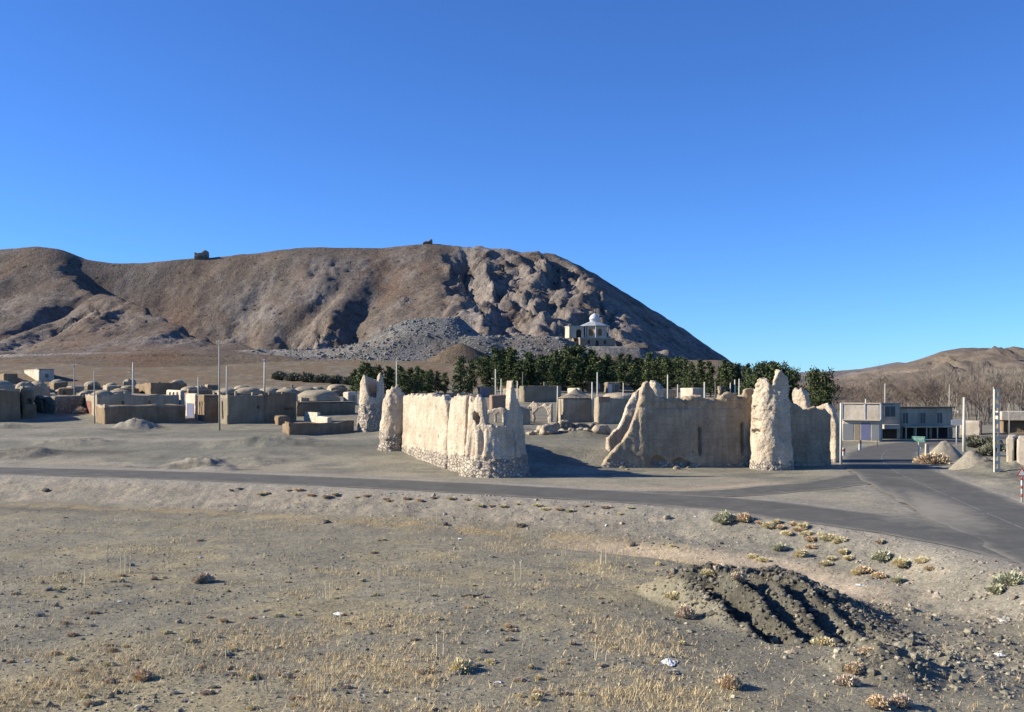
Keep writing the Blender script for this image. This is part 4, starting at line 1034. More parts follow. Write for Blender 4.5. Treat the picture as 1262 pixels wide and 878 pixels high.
house('mud_wall', 'broken mud wall stub joining the brick patch house to the sloping wall', 'wall', 768, 772, 794, 516, 497, 20, PLAS, rough=.4, step=.16)
def f_arch(X, Y, Zz):
    x0, Y0, z0 = ARCH0
    d, s, t = sd_wall(X, Y, Zz, (x0, Y0), (x0 + 3.7, Y0 - 1.6), .55, ([0, .3, 1.2, 2.2, 3.0, 3.8, 4.4], [z0 + 2.5, z0 + 2.75, z0 + 2.9, z0 + 2.6, z0 + 2.8, z0 + 2.7, z0 + 2.6]), 0, .02, 15)
    r = np.where(Zz > z0 + 1.1, np.hypot(s - 2.35, (Zz - z0 - 1.1)) - 1.15 + .15 * n2(s * 2, Zz * 2, 3), np.abs(s - 2.35) - 1.15 + .15 * n2(Zz * 2, 1, 3))
    d = np.maximum(d, -r)
    d = np.maximum(d, -(np.maximum(np.abs(s - .62) - .22, np.abs(Zz - z0 - 1.2) - 1.0)))
    return d + mudnoise(X, Y, Zz, .7, 10)
ARCH0 = on_field(650, 521)
ruin('ruined_arch', 'sunlit crumbling mud arch left of the pointed roof house', f_arch, (ARCH0[0] - .6, ARCH0[1] - 2.4, ARCH0[2] - .6), (ARCH0[0] + 4.6, ARCH0[1] + .8, ARCH0[2] + 3.4), -9, .11, seed=10)
def f_arch2(X, Y, Zz):
    x0, Y0, z0 = ARCH1
    d, s, t = sd_wall(X, Y, Zz, (x0, Y0), (x0 + 2.7, Y0 - .6), .5, ([0, 1, 2, 2.8], [z0 + 2.0, z0 + 2.3, z0 + 2.2, z0 + 2.1]), 0, .02, 16)
    for q in (.75, 1.95):
        r = np.where(Zz > z0 + .9, np.hypot(s - q, (Zz - z0 - .9)) - .45, np.abs(s - q) - .45)
        d = np.maximum(d, -r)
    return d + mudnoise(X, Y, Zz, .5, 11)
ARCH1 = on_field(600, 521)
ruin('ruined_arch', 'small pale double arch seen over the low front of the finger tower', f_arch2, (ARCH1[0] - .6, ARCH1[1] - 1.4, ARCH1[2] - .6), (ARCH1[0] + 3.4, ARCH1[1] + .8, ARCH1[2] + 2.8), -9, .11, seed=11)
def f_pil(X, Y, Zz):
    x0, Y0, z0 = PIL
    d, r, ph = sd_tower(X, Y, Zz, (x0, Y0), ([0, 20], [1.0, .62]), ([-180, -60, 0, 80, 180], [Z(470, Y0), Z(469, Y0), Z(474, Y0), Z(480, Y0), Z(470, Y0)]), None, None, 17)
    return d + mudnoise(X, Y, Zz, 1.2, 12)
PIL = (W(809, 116), 116, G(W(809, 116), 116))
ruin('ruined_pillar', 'stump of sunlit mud pillar standing behind the left top of the tall shaded wall', f_pil, (PIL[0] - 1.6, PIL[1] - 1.6, PIL[2] - .5), (PIL[0] + 1.6, PIL[1] + 1.6, 9.6), -9, .13, seed=12)
# ---- right of the main road junction
def r1_roof(root, L, D, Ht):
    zm = Ht * .555
    MB().box(0, L, -.55, 0.03, zm, zm + .16).build('canopy', CONC, root)
    for u in (0, .595, 1): MB().box(u * L - .12, u * L + .12, -.09, .1, zm + .16, Ht + .05).build('pilaster', WHITEW, root)
    MB().box(-.12, L + .12, -.14, .4, Ht + .05, Ht + .2).build('cornice', CREAM, root)
house('shop_building', 'shop building with cream upper wall above grey and blue shutters beside the main road', 'shop', 1030, 1037.5, 1085, 543, 498, -24, CREAM, panels=[('f', .03, .3, .02, .46, 'shutter', GREYST), ('f', .33, .47, .02, .46, 'shutter', WOODP), ('f', .5, .74, .02, .48, 'shutter', BLUEP), ('f', .78, .97, .02, .46, 'shutter', GREYST)], roof=r1_roof, rough=.03, step=.2)
def r2_roof(root, L, D, Ht):
    MB().box(-.05, L * .78, -1.3, .03, Ht * .30, Ht * .42).build('awning', CREAM, root)
    MB().box(-.1, L + .1, -.15, .4, Ht + .004, Ht + .18).build('cornice', GREYS, root)
house('shop_building', 'narrow two storey grey building with a wide window above a cream awning', 'shop', 1082, 1085.5, 1110, 541.5, 498, 6, GREYS, panels=[('f', .2, .72, .64, .93, 'window', GLASS), ('f', .03, .8, .02, .28, 'shutter', DARKIN)], roof=r2_roof, rough=.03, step=.2)
def r3_roof(root, L, D, Ht):
    zm = Ht * .40
    MB().box(-.2, L + .2, -.35, D, Ht + .004, Ht + .22).build('cornice', PLAS_D, root)
    MB().box(0, L, -1.9, -.02, zm - .12, zm + .10).build('canopy', GREYS, root)
    for u in (.02, .2, .4, .6, .8, .98): MB().box(u * L - .09, u * L + .09, -1.85, -1.67, -.3, zm - .12).build('post', GREYS, root)
    lm = MB(); lm.tube([(L * .94, -.02, Ht * .9), (L * .97, -.9, Ht * .93), (L * .99, -1.5, Ht * .90)], .05, 6); lm.box(L * .99 - .12, L * .99 + .12, -2.0, -1.45, Ht * .86, Ht * .90)
    lm.build('wall_lamp', STEEL, root)
house('shop_building', 'two storey grey building with three dark upper windows over a shaded ground floor', 'shop', 1104, 1109, 1175, 541, 503, 5, GREYS, panels=[('f', .05, .15, .50, .84, 'window', GLASS), ('f', .375, .475, .50, .84, 'window', GLASS), ('f', .69, .79, .50, .84, 'window', GLASS), ('f', .05, .25, .02, .36, 'shutter', DARKIN), ('f', .3, .55, .02, .36, 'shutter', DARKIN), ('f', .6, .92, .02, .36, 'shutter', DARKIN)], roof=r3_roof, rough=.03, step=.2)
house('shed', 'cream flat roofed shed with a brick end beyond the green road sign', 'shed', 1180, 1183, 1208, 536.5, 519, -28, CREAM, rough=.03, step=.16, roof=lambda root, L, D, Ht: MB().box(L - .02, L + .05, .05, D - .05, -.2, Ht - .05).build('brick_end', BRICK, root))
def r5_roof(root, L, D, Ht):
    MB().box(-.6, L, -2.2, D, Ht - 1.5, Ht + .02).build('fascia', CREAM, root)
    for u in (.05, .5, .95): MB().box(u * L - .12, u * L + .12, -2.0, -1.76, -.3, Ht - 1.5).build('post', DARKIN, root)
house('workshop', 'workshop with a deep pale fascia over a dark open front at the right edge', 'workshop', 1228, 1236, 1310, 534, 507.5, -14, PLAS_D, [('f', .05, .5, 0, .62, False)], roof=r5_roof, rough=.03, step=.25)
house('gate_wall', 'pale gate pier wall left of the gap at the right edge', 'wall', 1236, 1240, 1249.5, 570, 538.5, -30, CREAM, rough=.03, step=.12)
house('gate_wall', 'pale yard wall right of the gap, cut by the right edge', 'wall', 1250, 1253, 1290, 572, 540, -30, CREAM, rough=.03, step=.15)
# ================================================================ PAVILION, WATCH POSTS
def arch_prism(mb, cx, z0, w, h, y0, y1, n=7):
    """arched panel in the xz plane from y0 to y1"""
    pts = [(cx - w / 2, z0), (cx + w / 2, z0)]
    r = w / 2
    for k in range(n + 1):
        a = math.pi * k / n; pts.append((cx + r * math.cos(a), z0 + h - r + r * math.sin(a)))
    v = [(x, y0, z) for x, z in pts] + [(x, y1, z) for x, z in pts]; m = len(pts)
    mb.add(v, [(i, (i + 1) % m, m + (i + 1) % m, m + i) for i in range(m)], [(0, i + 1, i) for i in range(1, m - 1)] + [(m, m + i, m + i + 1) for i in range(1, m - 1)])
def rot_part(o, rz, loc): o.rotation_euler = (0, 0, rz); o.location = loc
def pavilion():
    Y = 338.; x0 = W(715, Y); z0 = 20.75
    t = thing('shrine', 'white domed octagonal pavilion on a stone basement, on the terrace cut in the hillside', 'shrine', (x0, Y, z0), math.radians(13)); t.scale = (1.05, 1.05, .98)
    base = MB().box(0, 11.8, 0, 9, -1.5, 2.9).build('basement', mat_stone('basement_stone', (.36, .29, .25), (.44, .36, .31), 2.2, .04), t)
    MB().box(-1.4, 12.7, -.9, 9.2, -2.6, -.25).build('plinth', RUBBLE, t)
    MB().box(-3.9, -.004, 2.0, 9.5, -2.6, 1.9).build('terrace_wall', RUBBLE, t)
    MB().box(-.15, 11.95, -.15, 9.15, 2.904, 3.1).build('floor_slab', CONC, t)
    for u, w, h, zz, nm in ((2.9, .75, 1.2, 1.0, 'window'), (5.75, .85, 2.1, .05, 'door'), (8.4, .75, 1.2, 1.0, 'window')):
        MB().box(u - w / 2, u + w / 2, -.05, .2, zz, zz + h).build(nm, DARKIN, t)
    wing = MB().box(-2.9, 2.0, 2.6, 7.5, 3.104, 7.1).build('wing', CREAM, t)
    MB().box(-3.1, 2.2, 2.4, 7.7, 7.104, 7.35).build('wing_roof', CONC, t)
    m = MB(); arch_prism(m, .3, 3.2, 1.7, 2.9, 2.5, 2.8); m.build('doorway', DARKIN, t)
    c = (6.4, 4.9); ap = 3.75; n = 8; R = ap / math.cos(math.pi / n)
    rot = math.radians(-35 - 22.5)
    def ring(r, z): return [(c[0] + r * math.cos(rot + 2 * math.pi * k / n), c[1] + r * math.sin(rot + 2 * math.pi * k / n), z) for k in range(n)]
    def frus(name, mat, prof, smooth=False):
        v = sum([ring(r, z) for r, z in prof], [])
        q = [(i * n + k, i * n + (k + 1) % n, (i + 1) * n + (k + 1) % n, (i + 1) * n + k) for i in range(len(prof) - 1) for k in range(n)]
        return MB().add(v, q + [tuple(range(n))[::-1][:4], ]).build(name, mat, t, smooth)
    frus('octagon_wall', CREAM, [(R, 3.104), (R, 7.35)])
    ROOFM = mat_plain('grey_metal_roof', (.52, .55, .60), .45, .06, 2, .2)
    frus('roof', ROOFM, [(R, 7.2), (R + .95, 7.3), (R + .95, 7.5), (1.9, 8.9), (.1, 9.0)])
    for k in range(n):
        a = rot + 2 * math.pi * (k + .5) / n
        if math.sin(a) > .4: continue
        w = MB(); arch_prism(w, 0, 3.9, 1.55, 2.5, -.06, .15)
        wo = w.build('window', mat_plain('amber_wood_lattice', (.22, .13, .07), .6, .2, 6) if k == 0 else bpy.data.materials['amber_wood_lattice'], t)
        rot_part(wo, a + math.pi / 2, (c[0] + ap * math.cos(a), c[1] + ap * math.sin(a), 0))
        for s_ in (-1, 1):
            po = MB().lathe([(.14, 3.1), (.14, 7.25)], (0, 0, 0), 8).build('column', WHITEW, t, True)
            b = a + s_ * math.pi / n
            if s_ == 1 or True: po.location = (c[0] + (R + .55) * math.cos(b), c[1] + (R + .55) * math.sin(b), 0)
            if s_ == -1: bpy.data.objects.remove(po)
    MB().lathe([(1.55, 8.6), (1.55, 9.7), (1.7, 9.75), (1.68, 10.2), (1.5, 10.8), (1.1, 11.35), (.5, 11.75), (.12, 12.0)], (*c, 0), 20).build('dome', mat_plain('white_dome_tile', (.74, .76, .78), .4, .05, 2), t, True)
    MB().lathe([(.1, 11.9), (.06, 12.6), (.16, 12.75), (.05, 12.95), (.02, 13.4)], (*c, 0), 8).build('finial', STEEL, t, True)
pavilion()
def hz(x, y): return float(hill(np.array([x]), np.array([y]))[0][0])
def watch(px, Yw, w, h, tops, label, seed):
    x = W(px, Yw); z = hz(x, Yw)
    def f(X, Y, Zz):
        tp = z + np.interp(X - x, tops[0], tops[1]) + .3 * n2(X * 1.5, Y * 1.5, seed)
        d = np.maximum.reduce([np.abs(X - x) - w / 2, np.abs(Y - Yw) - w / 2.4, (Zz - tp) * .8])
        d = np.maximum(d, -np.maximum.reduce([np.abs(X - x) - w / 2 + .7, np.abs(Y - Yw) - w / 2.4 + .7, z + .6 - Zz]))
        return d + .2 * fbm3(X, Y, Zz, 2, seed)
    ruin('watch_post', label, f, (x - w * .6, Yw - w * .5, z - 1), (x + w * .6, Yw + w * .5, z + h + 1), z + 1., .25, bpy.data.materials['rubble_stone'], STONE_D, seed)
STONE_D = mat_stone('dark_field_stone', (.16, .135, .115), (.27, .23, .195), 2., .1)
watch(248.5, 481, 6.0, 3.6, ([-3, -2.2, -1.2, .6, 1.0, 2.6, 3], [2.4, 2.6, 2.2, 2.2, 3.0, 3.6, 3.0]), 'small ruined stone watch post on the left part of the ridge', 31)
watch(527, 481, 4.4, 2.4, ([-2.2, -1, 0, 1, 2.2], [1.0, 1.6, 1.2, 2.2, 2.4]), 'tiny low ruined stone post at the middle top of the ridge', 32)
# loose rock tipped over the edge of the bench: nobody could count it
def rock_proto(seed, n=0):
    bm_v = []; rr = random.Random(seed)
    t = (1 + 5 ** .5) / 2
    v = np.array([(-1, t, 0), (1, t, 0), (-1, -t, 0), (1, -t, 0), (0, -1, t), (0, 1, t), (0, -1, -t), (0, 1, -t), (t, 0, -1), (t, 0, 1), (-t, 0, -1), (-t, 0, 1)], float)
    v /= np.linalg.norm(v[0])
    f = np.array([(0, 11, 5), (0, 5, 1), (0, 1, 7), (0, 7, 10), (0, 10, 11), (1, 5, 9), (5, 11, 4), (11, 10, 2), (10, 7, 6), (7, 1, 8), (3, 9, 4), (3, 4, 2), (3, 2, 6), (3, 6, 8), (3, 8, 9), (4, 9, 5), (2, 4, 11), (6, 2, 10), (8, 6, 7), (9, 8, 1)])
    for _ in range(n):
        e = {}; vv = list(v); nf = []
        def mid(a, b):
            k = (min(a, b), max(a, b))
            if k not in e:
                m = (vv[a] + vv[b]) / 2; e[k] = len(vv); vv.append(m / np.linalg.norm(m))
            return e[k]
        for a, b, c in f:
            ab, bc, ca = mid(a, b), mid(b, c), mid(c, a); nf += [(a, ab, ca), (b, bc, ab), (c, ca, bc), (ab, bc, ca)]
        v = np.array(vv); f = np.array(nf)
    k = 1 + .45 * n3(v[:, 0] * 1.3 + seed * 5, v[:, 1] * 1.3, v[:, 2] * 1.3, seed) + .2 * n3(v[:, 0] * 3 + seed, v[:, 1] * 3, v[:, 2] * 3, seed)
    v = v * k[:, None] * np.array([1, rr.uniform(.65, .95), rr.uniform(.5, .75)])
    return v, f
ROCKP = [rock_proto(s) for s in range(8)]
def scatter_rocks(name, X, Y, Zs, size, cols, mat, label):
    V = []; Fc = []; Cc = []; n = 0
    a = RNG.uniform(0, 6.28, len(X)); pid = RNG.integers(0, 8, len(X))
    for k in range(8):
        m = pid == k
        if not m.any(): continue
        pv, pf = ROCKP[k]
        ca, sa = np.cos(a[m])[:, None], np.sin(a[m])[:, None]
        s = size[m][:, None]
        vx = (pv[:, 0] * ca - pv[:, 1] * sa) * s + X[m][:, None]
        vy = (pv[:, 0] * sa + pv[:, 1] * ca) * s + Y[m][:, None]
        vz = pv[:, 2] * s + Zs[m][:, None] + s * .25
        V.append(np.stack([vx, vy, vz], -1).reshape(-1, 3))
        Fc.append((pf[None] + (np.arange(m.sum()) * len(pv))[:, None, None]).reshape(-1, 3) + n)
        Cc.append(np.repeat(cols[m], len(pv), 0)); n += m.sum() * len(pv)
    me = mesh_np(name, np.concatenate(V), [np.concatenate(Fc)], np.concatenate(Cc), smooth=False)
    return tag(obj(name, me, mat), label, kind='stuff')
def mat_rockcol():
    m, nt, b = mat_base('loose_rock')
    at = N(nt, 'ShaderNodeVertexColor', layer_name='Col')
    nt.links.new(mulval(nt, at.outputs['Color'], noise_fac(nt, coord(nt), 9, 4, .3, .7, .75, 1.25)), b.inputs['Base Color'])
    return m
ROCKM = mat_rockcol()
def rockcols(n, base, spread=.35):
    k = RNG.normal(1, spread * .55, n).clip(.5, 1.8)[:, None]
    return np.array(base)[None] * k * (1 + RNG.normal(0, .03, (n, 3)))
def bench_rocks():
    n = 15000
    x = RNG.uniform(-105, 26, n); y = RNG.uniform(320, 362, n)
    z, on, rm, d, a = hill(x, y)
    gz = ground(x, y)
    hp = bumpz(x, y, W(548, 350), 350, 24, 16, 1.) > .08
    ok = ((on & (y < 341)) | (hp & (y < 356) & (x < W(548, 350) + 5))) & (z > gz - .3) & (RNG.uniform(0, 1, n) < sst(-105, -60, x) * .9 + .1)
    x, y, z = x[ok], y[ok], z[ok]
    scatter_rocks('tipped_rock', x, y, z - .15, RNG.gamma(1.6, .13, len(x)).clip(.1, 1.1), rockcols(len(x), (.275, .27, .262)), ROCKM, 'grey broken rock tipped down the front of the hillside bench')
bench_rocks()
# ================================================================ TREES
LEAF = mat_leaf('pine_needles'); BARK = mat_plain('pine_bark', (.14, .10, .075), .95, .25, 6)
TWIG = mat_plain('bare_twigs', (.235, .185, .165), .95, .2, .5); POPL = mat_plain('pale_poplar_bark', (.33, .29, .255), .95, .2, .5)
def quads_cloud(P, size, cols, seed):
    rg = np.random.default_rng(seed); n = len(P)
    a = rg.normal(size=(n, 3)); a /= np.linalg.norm(a, axis=1)[:, None]
    b = np.cross(a, rg.normal(size=(n, 3))); b /= np.linalg.norm(b, axis=1)[:, None]
    s = size[:, None]
    v = np.stack([P - a * s - b * s * .28, P + a * s * .2 - b * s * .42, P + a * s * 1.1, P + a * s * .1 + b * s * .42], 1).reshape(-1, 3)
    return v, np.arange(n * 4).reshape(-1, 4), np.repeat(cols, 4, 0)
def pine_proto(seed, kind):
    """8 m tall; crown of needle sprays held on whorls of limbs"""
    rg = np.random.default_rng(seed)
    tr = MB(); lean = rg.normal(0, .12, 2)
    tr.tube([(0, 0, -.4), (lean[0] * .3, lean[1] * .3, 2.2), (lean[0], lean[1], 5), (lean[0] * 1.3, lean[1] * 1.3, 7.6)], [.17, .14, .09, .02], 7)
    P = []
    nl = 46 if kind != 'round' else 54
    for i in range(nl):
        if kind == 'cone':
            h = .5 + 7.1 * (i / nl) ** .9; R = 1.75 * (1 - (h / 8.2)) ** .75 + .12
        elif kind == 'tall':
            h = .9 + 6.8 * (i / nl); R = 1.5 * (1 - h / 8.1) ** .55 + .15
        else:
            h = 2.0 + 5.6 * (i / nl); R = 2.35 * max(.05, 1 - (abs(h - 4.6) / 3.5) ** 2.2) ** .5 + .2
        R *= rg.uniform(.62, 1.18); a = rg.uniform(0, 6.283)
        tip = np.array([lean[0] * h / 7 + R * math.cos(a), lean[1] * h / 7 + R * math.sin(a), h + R * rg.uniform(.15, .4)])
        root = np.array([lean[0] * h / 7, lean[1] * h / 7, h - .1])
        tr.tube([root, (root + tip) / 2 + (0, 0, -.05), tip], [.05, .035, .012], 4, False)
        m = int(34 * (.45 + R / 1.8))
        t = rg.uniform(.35, 1.08, m)[:, None]
        P.append(root + (tip - root) * t + rg.normal(0, .17 + .11 * R, (m, 3)) * (1, 1, .75))
    P = np.concatenate(P); n = len(P)
    size = rg.uniform(.16, .34, n)
    sh = rg.uniform(.6, 1.35, n)[:, None] * (1 + .25 * n3(P[:, 0] * 1.1, P[:, 1] * 1.1, P[:, 2] * 1.1, seed))[:, None]
    cols = np.array([.070, .094, .038]) * sh
    yel = rg.uniform(0, 1, n) < .08; cols[yel] = np.array([.15, .145, .06]) * sh[yel]
    v, q, c = quads_cloud(P, size, cols, seed)
    return tr.mesh('trunk', True), mesh_np('crown', v, [q], c, smooth=False)
PINES = {k: [pine_proto(100 + 10 * j + i, k) for i in range(3)] for j, k in enumerate(('cone', 'tall', 'round'))}
for k in PINES:
    for tm, cm in PINES[k]: tm.materials.append(BARK); cm.materials.append(LEAF)
def pine(px, Y, ytop, kind, wide, label, group=None, cnt=[0]):
    cnt[0] += 1
    x = W(px, Y); z = G(x, Y); h = max(2.0, Z(ytop, Y) - z)
    t = thing('pine_tree', label, 'tree', (x, Y, z), random.uniform(0, 6.28), group)
    tm, cm = PINES[kind][cnt[0] % 3]
    s = h / 7.9
    t.scale = (s * wide, s * wide, s)
    obj('trunk', tm, BARK, t); obj('crown', cm, LEAF, t)
rp = random.Random(5)
px = 594.
while px < 842:
    top = 437 + 6 * math.sin(px / 17) * rp.uniform(.3, 1) + rp.uniform(-8, 6) + (3 if px < 606 else 0) + max(0, (px - 790) * .12)
    pine(px, rp.uniform(226, 250), top, rp.choice(['tall', 'tall', 'cone', 'cone', 'round']), rp.uniform(.95, 1.35), 'dark dense pine in the long row below the hillside pavilion', 'pines in the row below the pavilion')
    px += rp.uniform(6, 9.5)
px = 600.
while px < 836:
    pine(px, rp.uniform(216, 226), rp.uniform(443, 452), rp.choice(['tall', 'cone']), rp.uniform(1.1, 1.45), 'dark dense pine in the long row below the hillside pavilion', 'pines in the row below the pavilion')
    px += rp.uniform(11, 17)
for p, Y, top, k, w in ((452, 205, 446, 'tall', 1.4), (444, 210, 450, 'tall', 1.2), (466, 212, 450, 'cone', 1.2), (478, 205, 451, 'tall', 1.), (492, 208, 450, 'tall', 1.1), (505, 212, 453, 'cone', 1.2), (514, 204, 450, 'cone', .8), (532, 210, 455, 'cone', 1.), (540, 214, 457, 'tall', 1.), (548, 208, 459, 'tall', 1.1), (458, 218, 452, 'cone', 1.3), (484, 216, 454, 'tall', 1.3), (498, 203, 456, 'cone', 1.3), (520, 214, 455, 'tall', 1.2), (527, 206, 457, 'cone', 1.3), (436, 214, 455, 'tall', 1.2)):
    pine(p, Y, top, k, w, 'young green pine in the loose group above the sunlit fort wall', 'young pines above the sunlit wall')
pine(567, 205, 438, 'cone', 1.0, 'pointed green pine standing free above the notch of the sunlit wall')
pine(582, 208, 443, 'cone', .9, 'smaller pointed pine next to the free standing pointed one')
px = 846.
while px < 930:
    pine(px, rp.uniform(196, 222), 446 + rp.uniform(-6, 6) - (px - 846) * .02, rp.choice(['cone', 'tall', 'tall']), rp.uniform(.85, 1.1), 'tall green pine above the tall shaded wall', 'pines above the shaded wall')
    px += rp.uniform(7, 12)
for p, Y, top, k, w in ((936, 190, 452, 'round', .85), (946, 196, 447, 'round', .8), (958, 188, 448, 'round', .85), (969, 192, 456, 'round', .8), (980, 200, 463, 'tall', .7)):
    pine(p, Y, top, k, w, 'rounded dark pine rising behind the split-top tower', 'pines behind the split-top tower')
pine(1011, 168, 456.5, 'round', .6, 'single rounded dark tree beside the brick building right of the fort')
def bare_proto(seed, h, spread, poplar=False):
    rg = random.Random(seed); tk = MB(); tw = MB()
    def grow(p, d, L, r, lev):
        n = 3; pts = [p]; q = p.copy(); dd = d.copy()
        for i in range(n):
            dd = (dd + Vector((rg.gauss(0, .13), rg.gauss(0, .13), .06))).normalized()
            q = q + dd * (L / n); pts.append(q.copy())
        (tk if lev < 2 else tw).tube(pts, [r, r * .8, r * .6, r * .35], 5 if lev == 0 else 3, False)
        if lev >= 3: return
        m = (9 if poplar else 7, 6, 5)[lev]
        for i in range(m):
            t = rg.uniform(.3, 1.0) if lev else rg.uniform(.22, .98)
            k = min(n - 1, int(t * n)); o = pts[k].lerp(pts[k + 1], t * n - k)
            a = rg.uniform(0, 6.283); tilt = rg.uniform(.25, .5) if poplar else rg.uniform(.45, .95)
            side = Vector((math.cos(a), math.sin(a), 0))
            nd = (dd * math.cos(tilt) + side * math.sin(tilt)).normalized()
            grow(o, nd, L * (rg.uniform(.3, .5) if lev == 0 else rg.uniform(.45, .7)) * spread, max(.018, r * .45), lev + 1)
    grow(Vector((0, 0, -.3)), Vector((0, 0, 1)), h, .14, 0)
    return tk.mesh('trunk', True), tw.mesh('crown', False)
BARES = [bare_proto(40 + i, 7.5, 1.15) for i in range(4)]; POPS = [bare_proto(60 + i, 11, .6, True) for i in range(3)]
for a, b in BARES: a.materials.append(TWIG); b.materials.append(TWIG)
for a, b in POPS: a.materials.append(POPL); b.materials.append(POPL)
def bare(px, Y, ytop, kind, label, group):
    x = W(px, Y); z = G(x, Y); pr = random.choice(POPS if kind == 'p' else BARES)
    h = Z(ytop, Y) - z; s = h / (11. if kind == 'p' else 9.0)
    t = thing('poplar_tree' if kind == 'p' else 'bare_tree', label, 'tree', (x, Y, z), random.uniform(0, 6.28), group)
    t.scale = (s * 1.15, s * 1.15, s); obj('trunk', pr[0], None, t); obj('crown', pr[1], None, t)
random.seed(3)
for i in range(96):
    p = 1026 + (i * 61.8) % 290 + random.uniform(-3, 3); Y = random.uniform(215, 330)
    bare(p, Y, random.uniform(470, 486) - (4 if p > 1120 else 0), 'b', 'leafless brown tree in the belt behind the roadside shops', 'bare trees behind the shops')
for i in range(30):
    p = 1148 + i * 4.1 + random.uniform(-3, 3)
    bare(p, random.uniform(235, 300), random.uniform(452, 466), 'p', 'tall leafless pale poplar above the bare tree belt', 'bare poplars behind the shops')
# ================================================================ POLES AND SIGNS
PALE = mat_plain('pale_pole_concrete', (.78, .74, .66), .85, .1, 2); DULL = mat_plain('weathered_grey_pole', (.50, .46, .42), .85, .15, 2); DARKP = mat_plain('dark_timber_pole', (.17, .14, .12), .9, .2, 2)
CERAM = mat_plain('white_insulator', (.75, .75, .73), .35, .05, 4, spec=.5)
def pole(px, yt, label, yb=None, Y=None, mat=None, r=.13, arm=0., group=None, slotted=False, lamp=False):
    if Y is None: x, Y, z = on_field(px, yb)
    else: x = W(px, Y); z = G(x, Y)
    h = Z(yt, Y) - z
    t = thing('utility_pole', label, 'pole', (x, Y, z), random.uniform(-.3, .3), group)
    mat = mat or PALE
    if slotted:
        m = MB(); w = r * 1.25
        for s in (-1, 1): m.box(s * w - .05, s * w + .05, -.1, .1, -.4, h, .8, .8)
        n = int(h / .75)
        for k in range(n + 1):
            zz = -.1 + k * (h - .1) / n; m.box(-w + .04, w - .04, -.075, .075, zz, min(h, zz + .3))
        m.build('shaft', mat, t)
    else:
        m = MB(); q = (random.uniform(-.05, .05), random.uniform(-.05, .05))
        m.tube([(0, 0, -.4), (q[0] * .5, q[1] * .5, h * .5), (q[0], q[1], h)], [r, r * .85, r * .66], 8); m.build('shaft', mat, t, True)
    if arm:
        MB().box(-arm / 2, arm / 2, -.14, -.05, h - .42, h - .32).build('crossarm', DULL, t)
        for s in (-.45, 0, .45):
            MB().lathe([(.03, 0), (.03, .1), (.07, .11), (.06, .22), (.02, .26)], (s * arm, -.095, h - .32), 8).build('insulator', CERAM, t, True)
    if lamp:
        lm = MB(); lm.tube([(0, 0, h * .72), (-.3, -.2, h * .76), (-.55, -.35, h * .76)], .03, 6); lm.box(-.8, -.45, -.5, -.25, h * .735, h * .765); lm.build('lamp', CERAM, t)
    return t
pole(270.5, 420, 'tall slim grey pole standing before the large grey mud house', yb=531, mat=DULL, r=.14, arm=.8)
pole(91.5, 449, 'slim pole in front of the second rubble stone wall', yb=508, mat=DULL, r=.11, arm=.7)
pole(116.5, 457, 'thin grey pole at the bright left end of the long yard wall', yb=522.5, mat=DULL, r=.10)
pole(163.8, 447, 'pale pole with a small lamp behind the roof domes of the long house', Y=192, r=.2, lamp=True)
pole(279.5, 452, 'short pale pole behind the left corner of the large grey mud house', Y=190, r=.17)
pole(326, 443, 'pale pole on the domed row house roofs, right of the tall slim pole', Y=200, r=.2, arm=.6)
pole(244.5, 465, 'short thin pole behind the violet blue gatehouse', Y=192, r=.12)
pole(489, 445, 'pale pole rising behind the tapered mud tower', Y=160, r=.14)
pole(611, 455, 'pale pole with a small lamp left of the standing finger of wall', Y=178, r=.15, lamp=True)
pole(617.5, 467, 'short pale post close to the lamp pole by the finger of wall', Y=175, r=.13)
pole(638, 470, 'short pale post just right of the finger of wall', Y=150, r=.12)
pole(644, 460, 'dark timber pole behind the finger of wall', Y=190, mat=DARKP, r=.16)
pole(687, 476, 'short pale post at the left of the pointed roof house', Y=150, r=.13)
pole(730, 471, 'pale post at the right of the pointed roof, left of a taller one', Y=150, r=.14)
pole(736.5, 459, 'taller pale pole at the right of the pointed roof', Y=152, r=.14)
pole(768, 472, 'thin pale post above the pale sloped roof house', Y=150, r=.10)
pole(823, 462, 'pale pole behind the stump of mud pillar', Y=170, r=.16)
pole(835, 474, 'thin short post between the mud pillar and the cream ended house', Y=165, r=.11)
pole(868.5, 471, 'pale post at the right end of the cream ended house', Y=150, r=.15)
pole(900, 472, 'short pale post left of a pair of close white posts', Y=160, r=.12)
pole(906, 468, 'left post of the pair of close white posts above the shaded wall', Y=160, r=.14)
pole(911, 467, 'right post of the pair of close white posts above the shaded wall', Y=164, r=.13)
pole(882, 471, 'dark crooked timber post above the shaded wall', Y=160, mat=DARKP, r=.16)
pole(1036.5, 497, 'white roadside pole next to the right end of the fort', yb=572.5, r=.16)
pole(1031.5, 509, 'thinner pale pole just behind the white roadside pole', yb=552, mat=PALE, r=.12)
pole(1067, 492, 'pale pole in front of the upper wall of the cream shop building', Y=157, r=.16)
pole(1091, 473, 'grey pole rising above the narrow two storey building', Y=196, mat=DULL, r=.2)
pole(1170, 474, 'faint grey pole among the bare trees above the three window building', Y=215, mat=DULL, r=.16)
pole(1188, 490, 'thick white pole behind the two gravel heaps', yb=557, r=.22)
pole(1225, 477, 'thin pale pole just left of the slotted concrete pole', Y=128, r=.13, mat=DULL)
pole(1228.3, 480, 'slotted white concrete pole beside the road, nearest pole at right', yb=583, r=.17, slotted=True)
pole(1244, 497, 'short thin mast on the workshop roof at the right edge', Y=172, mat=DULL, r=.1)
pole(1081, 543, 'knee high thin dark post at the kerb before the shops', yb=551, mat=DARKP, r=.07)
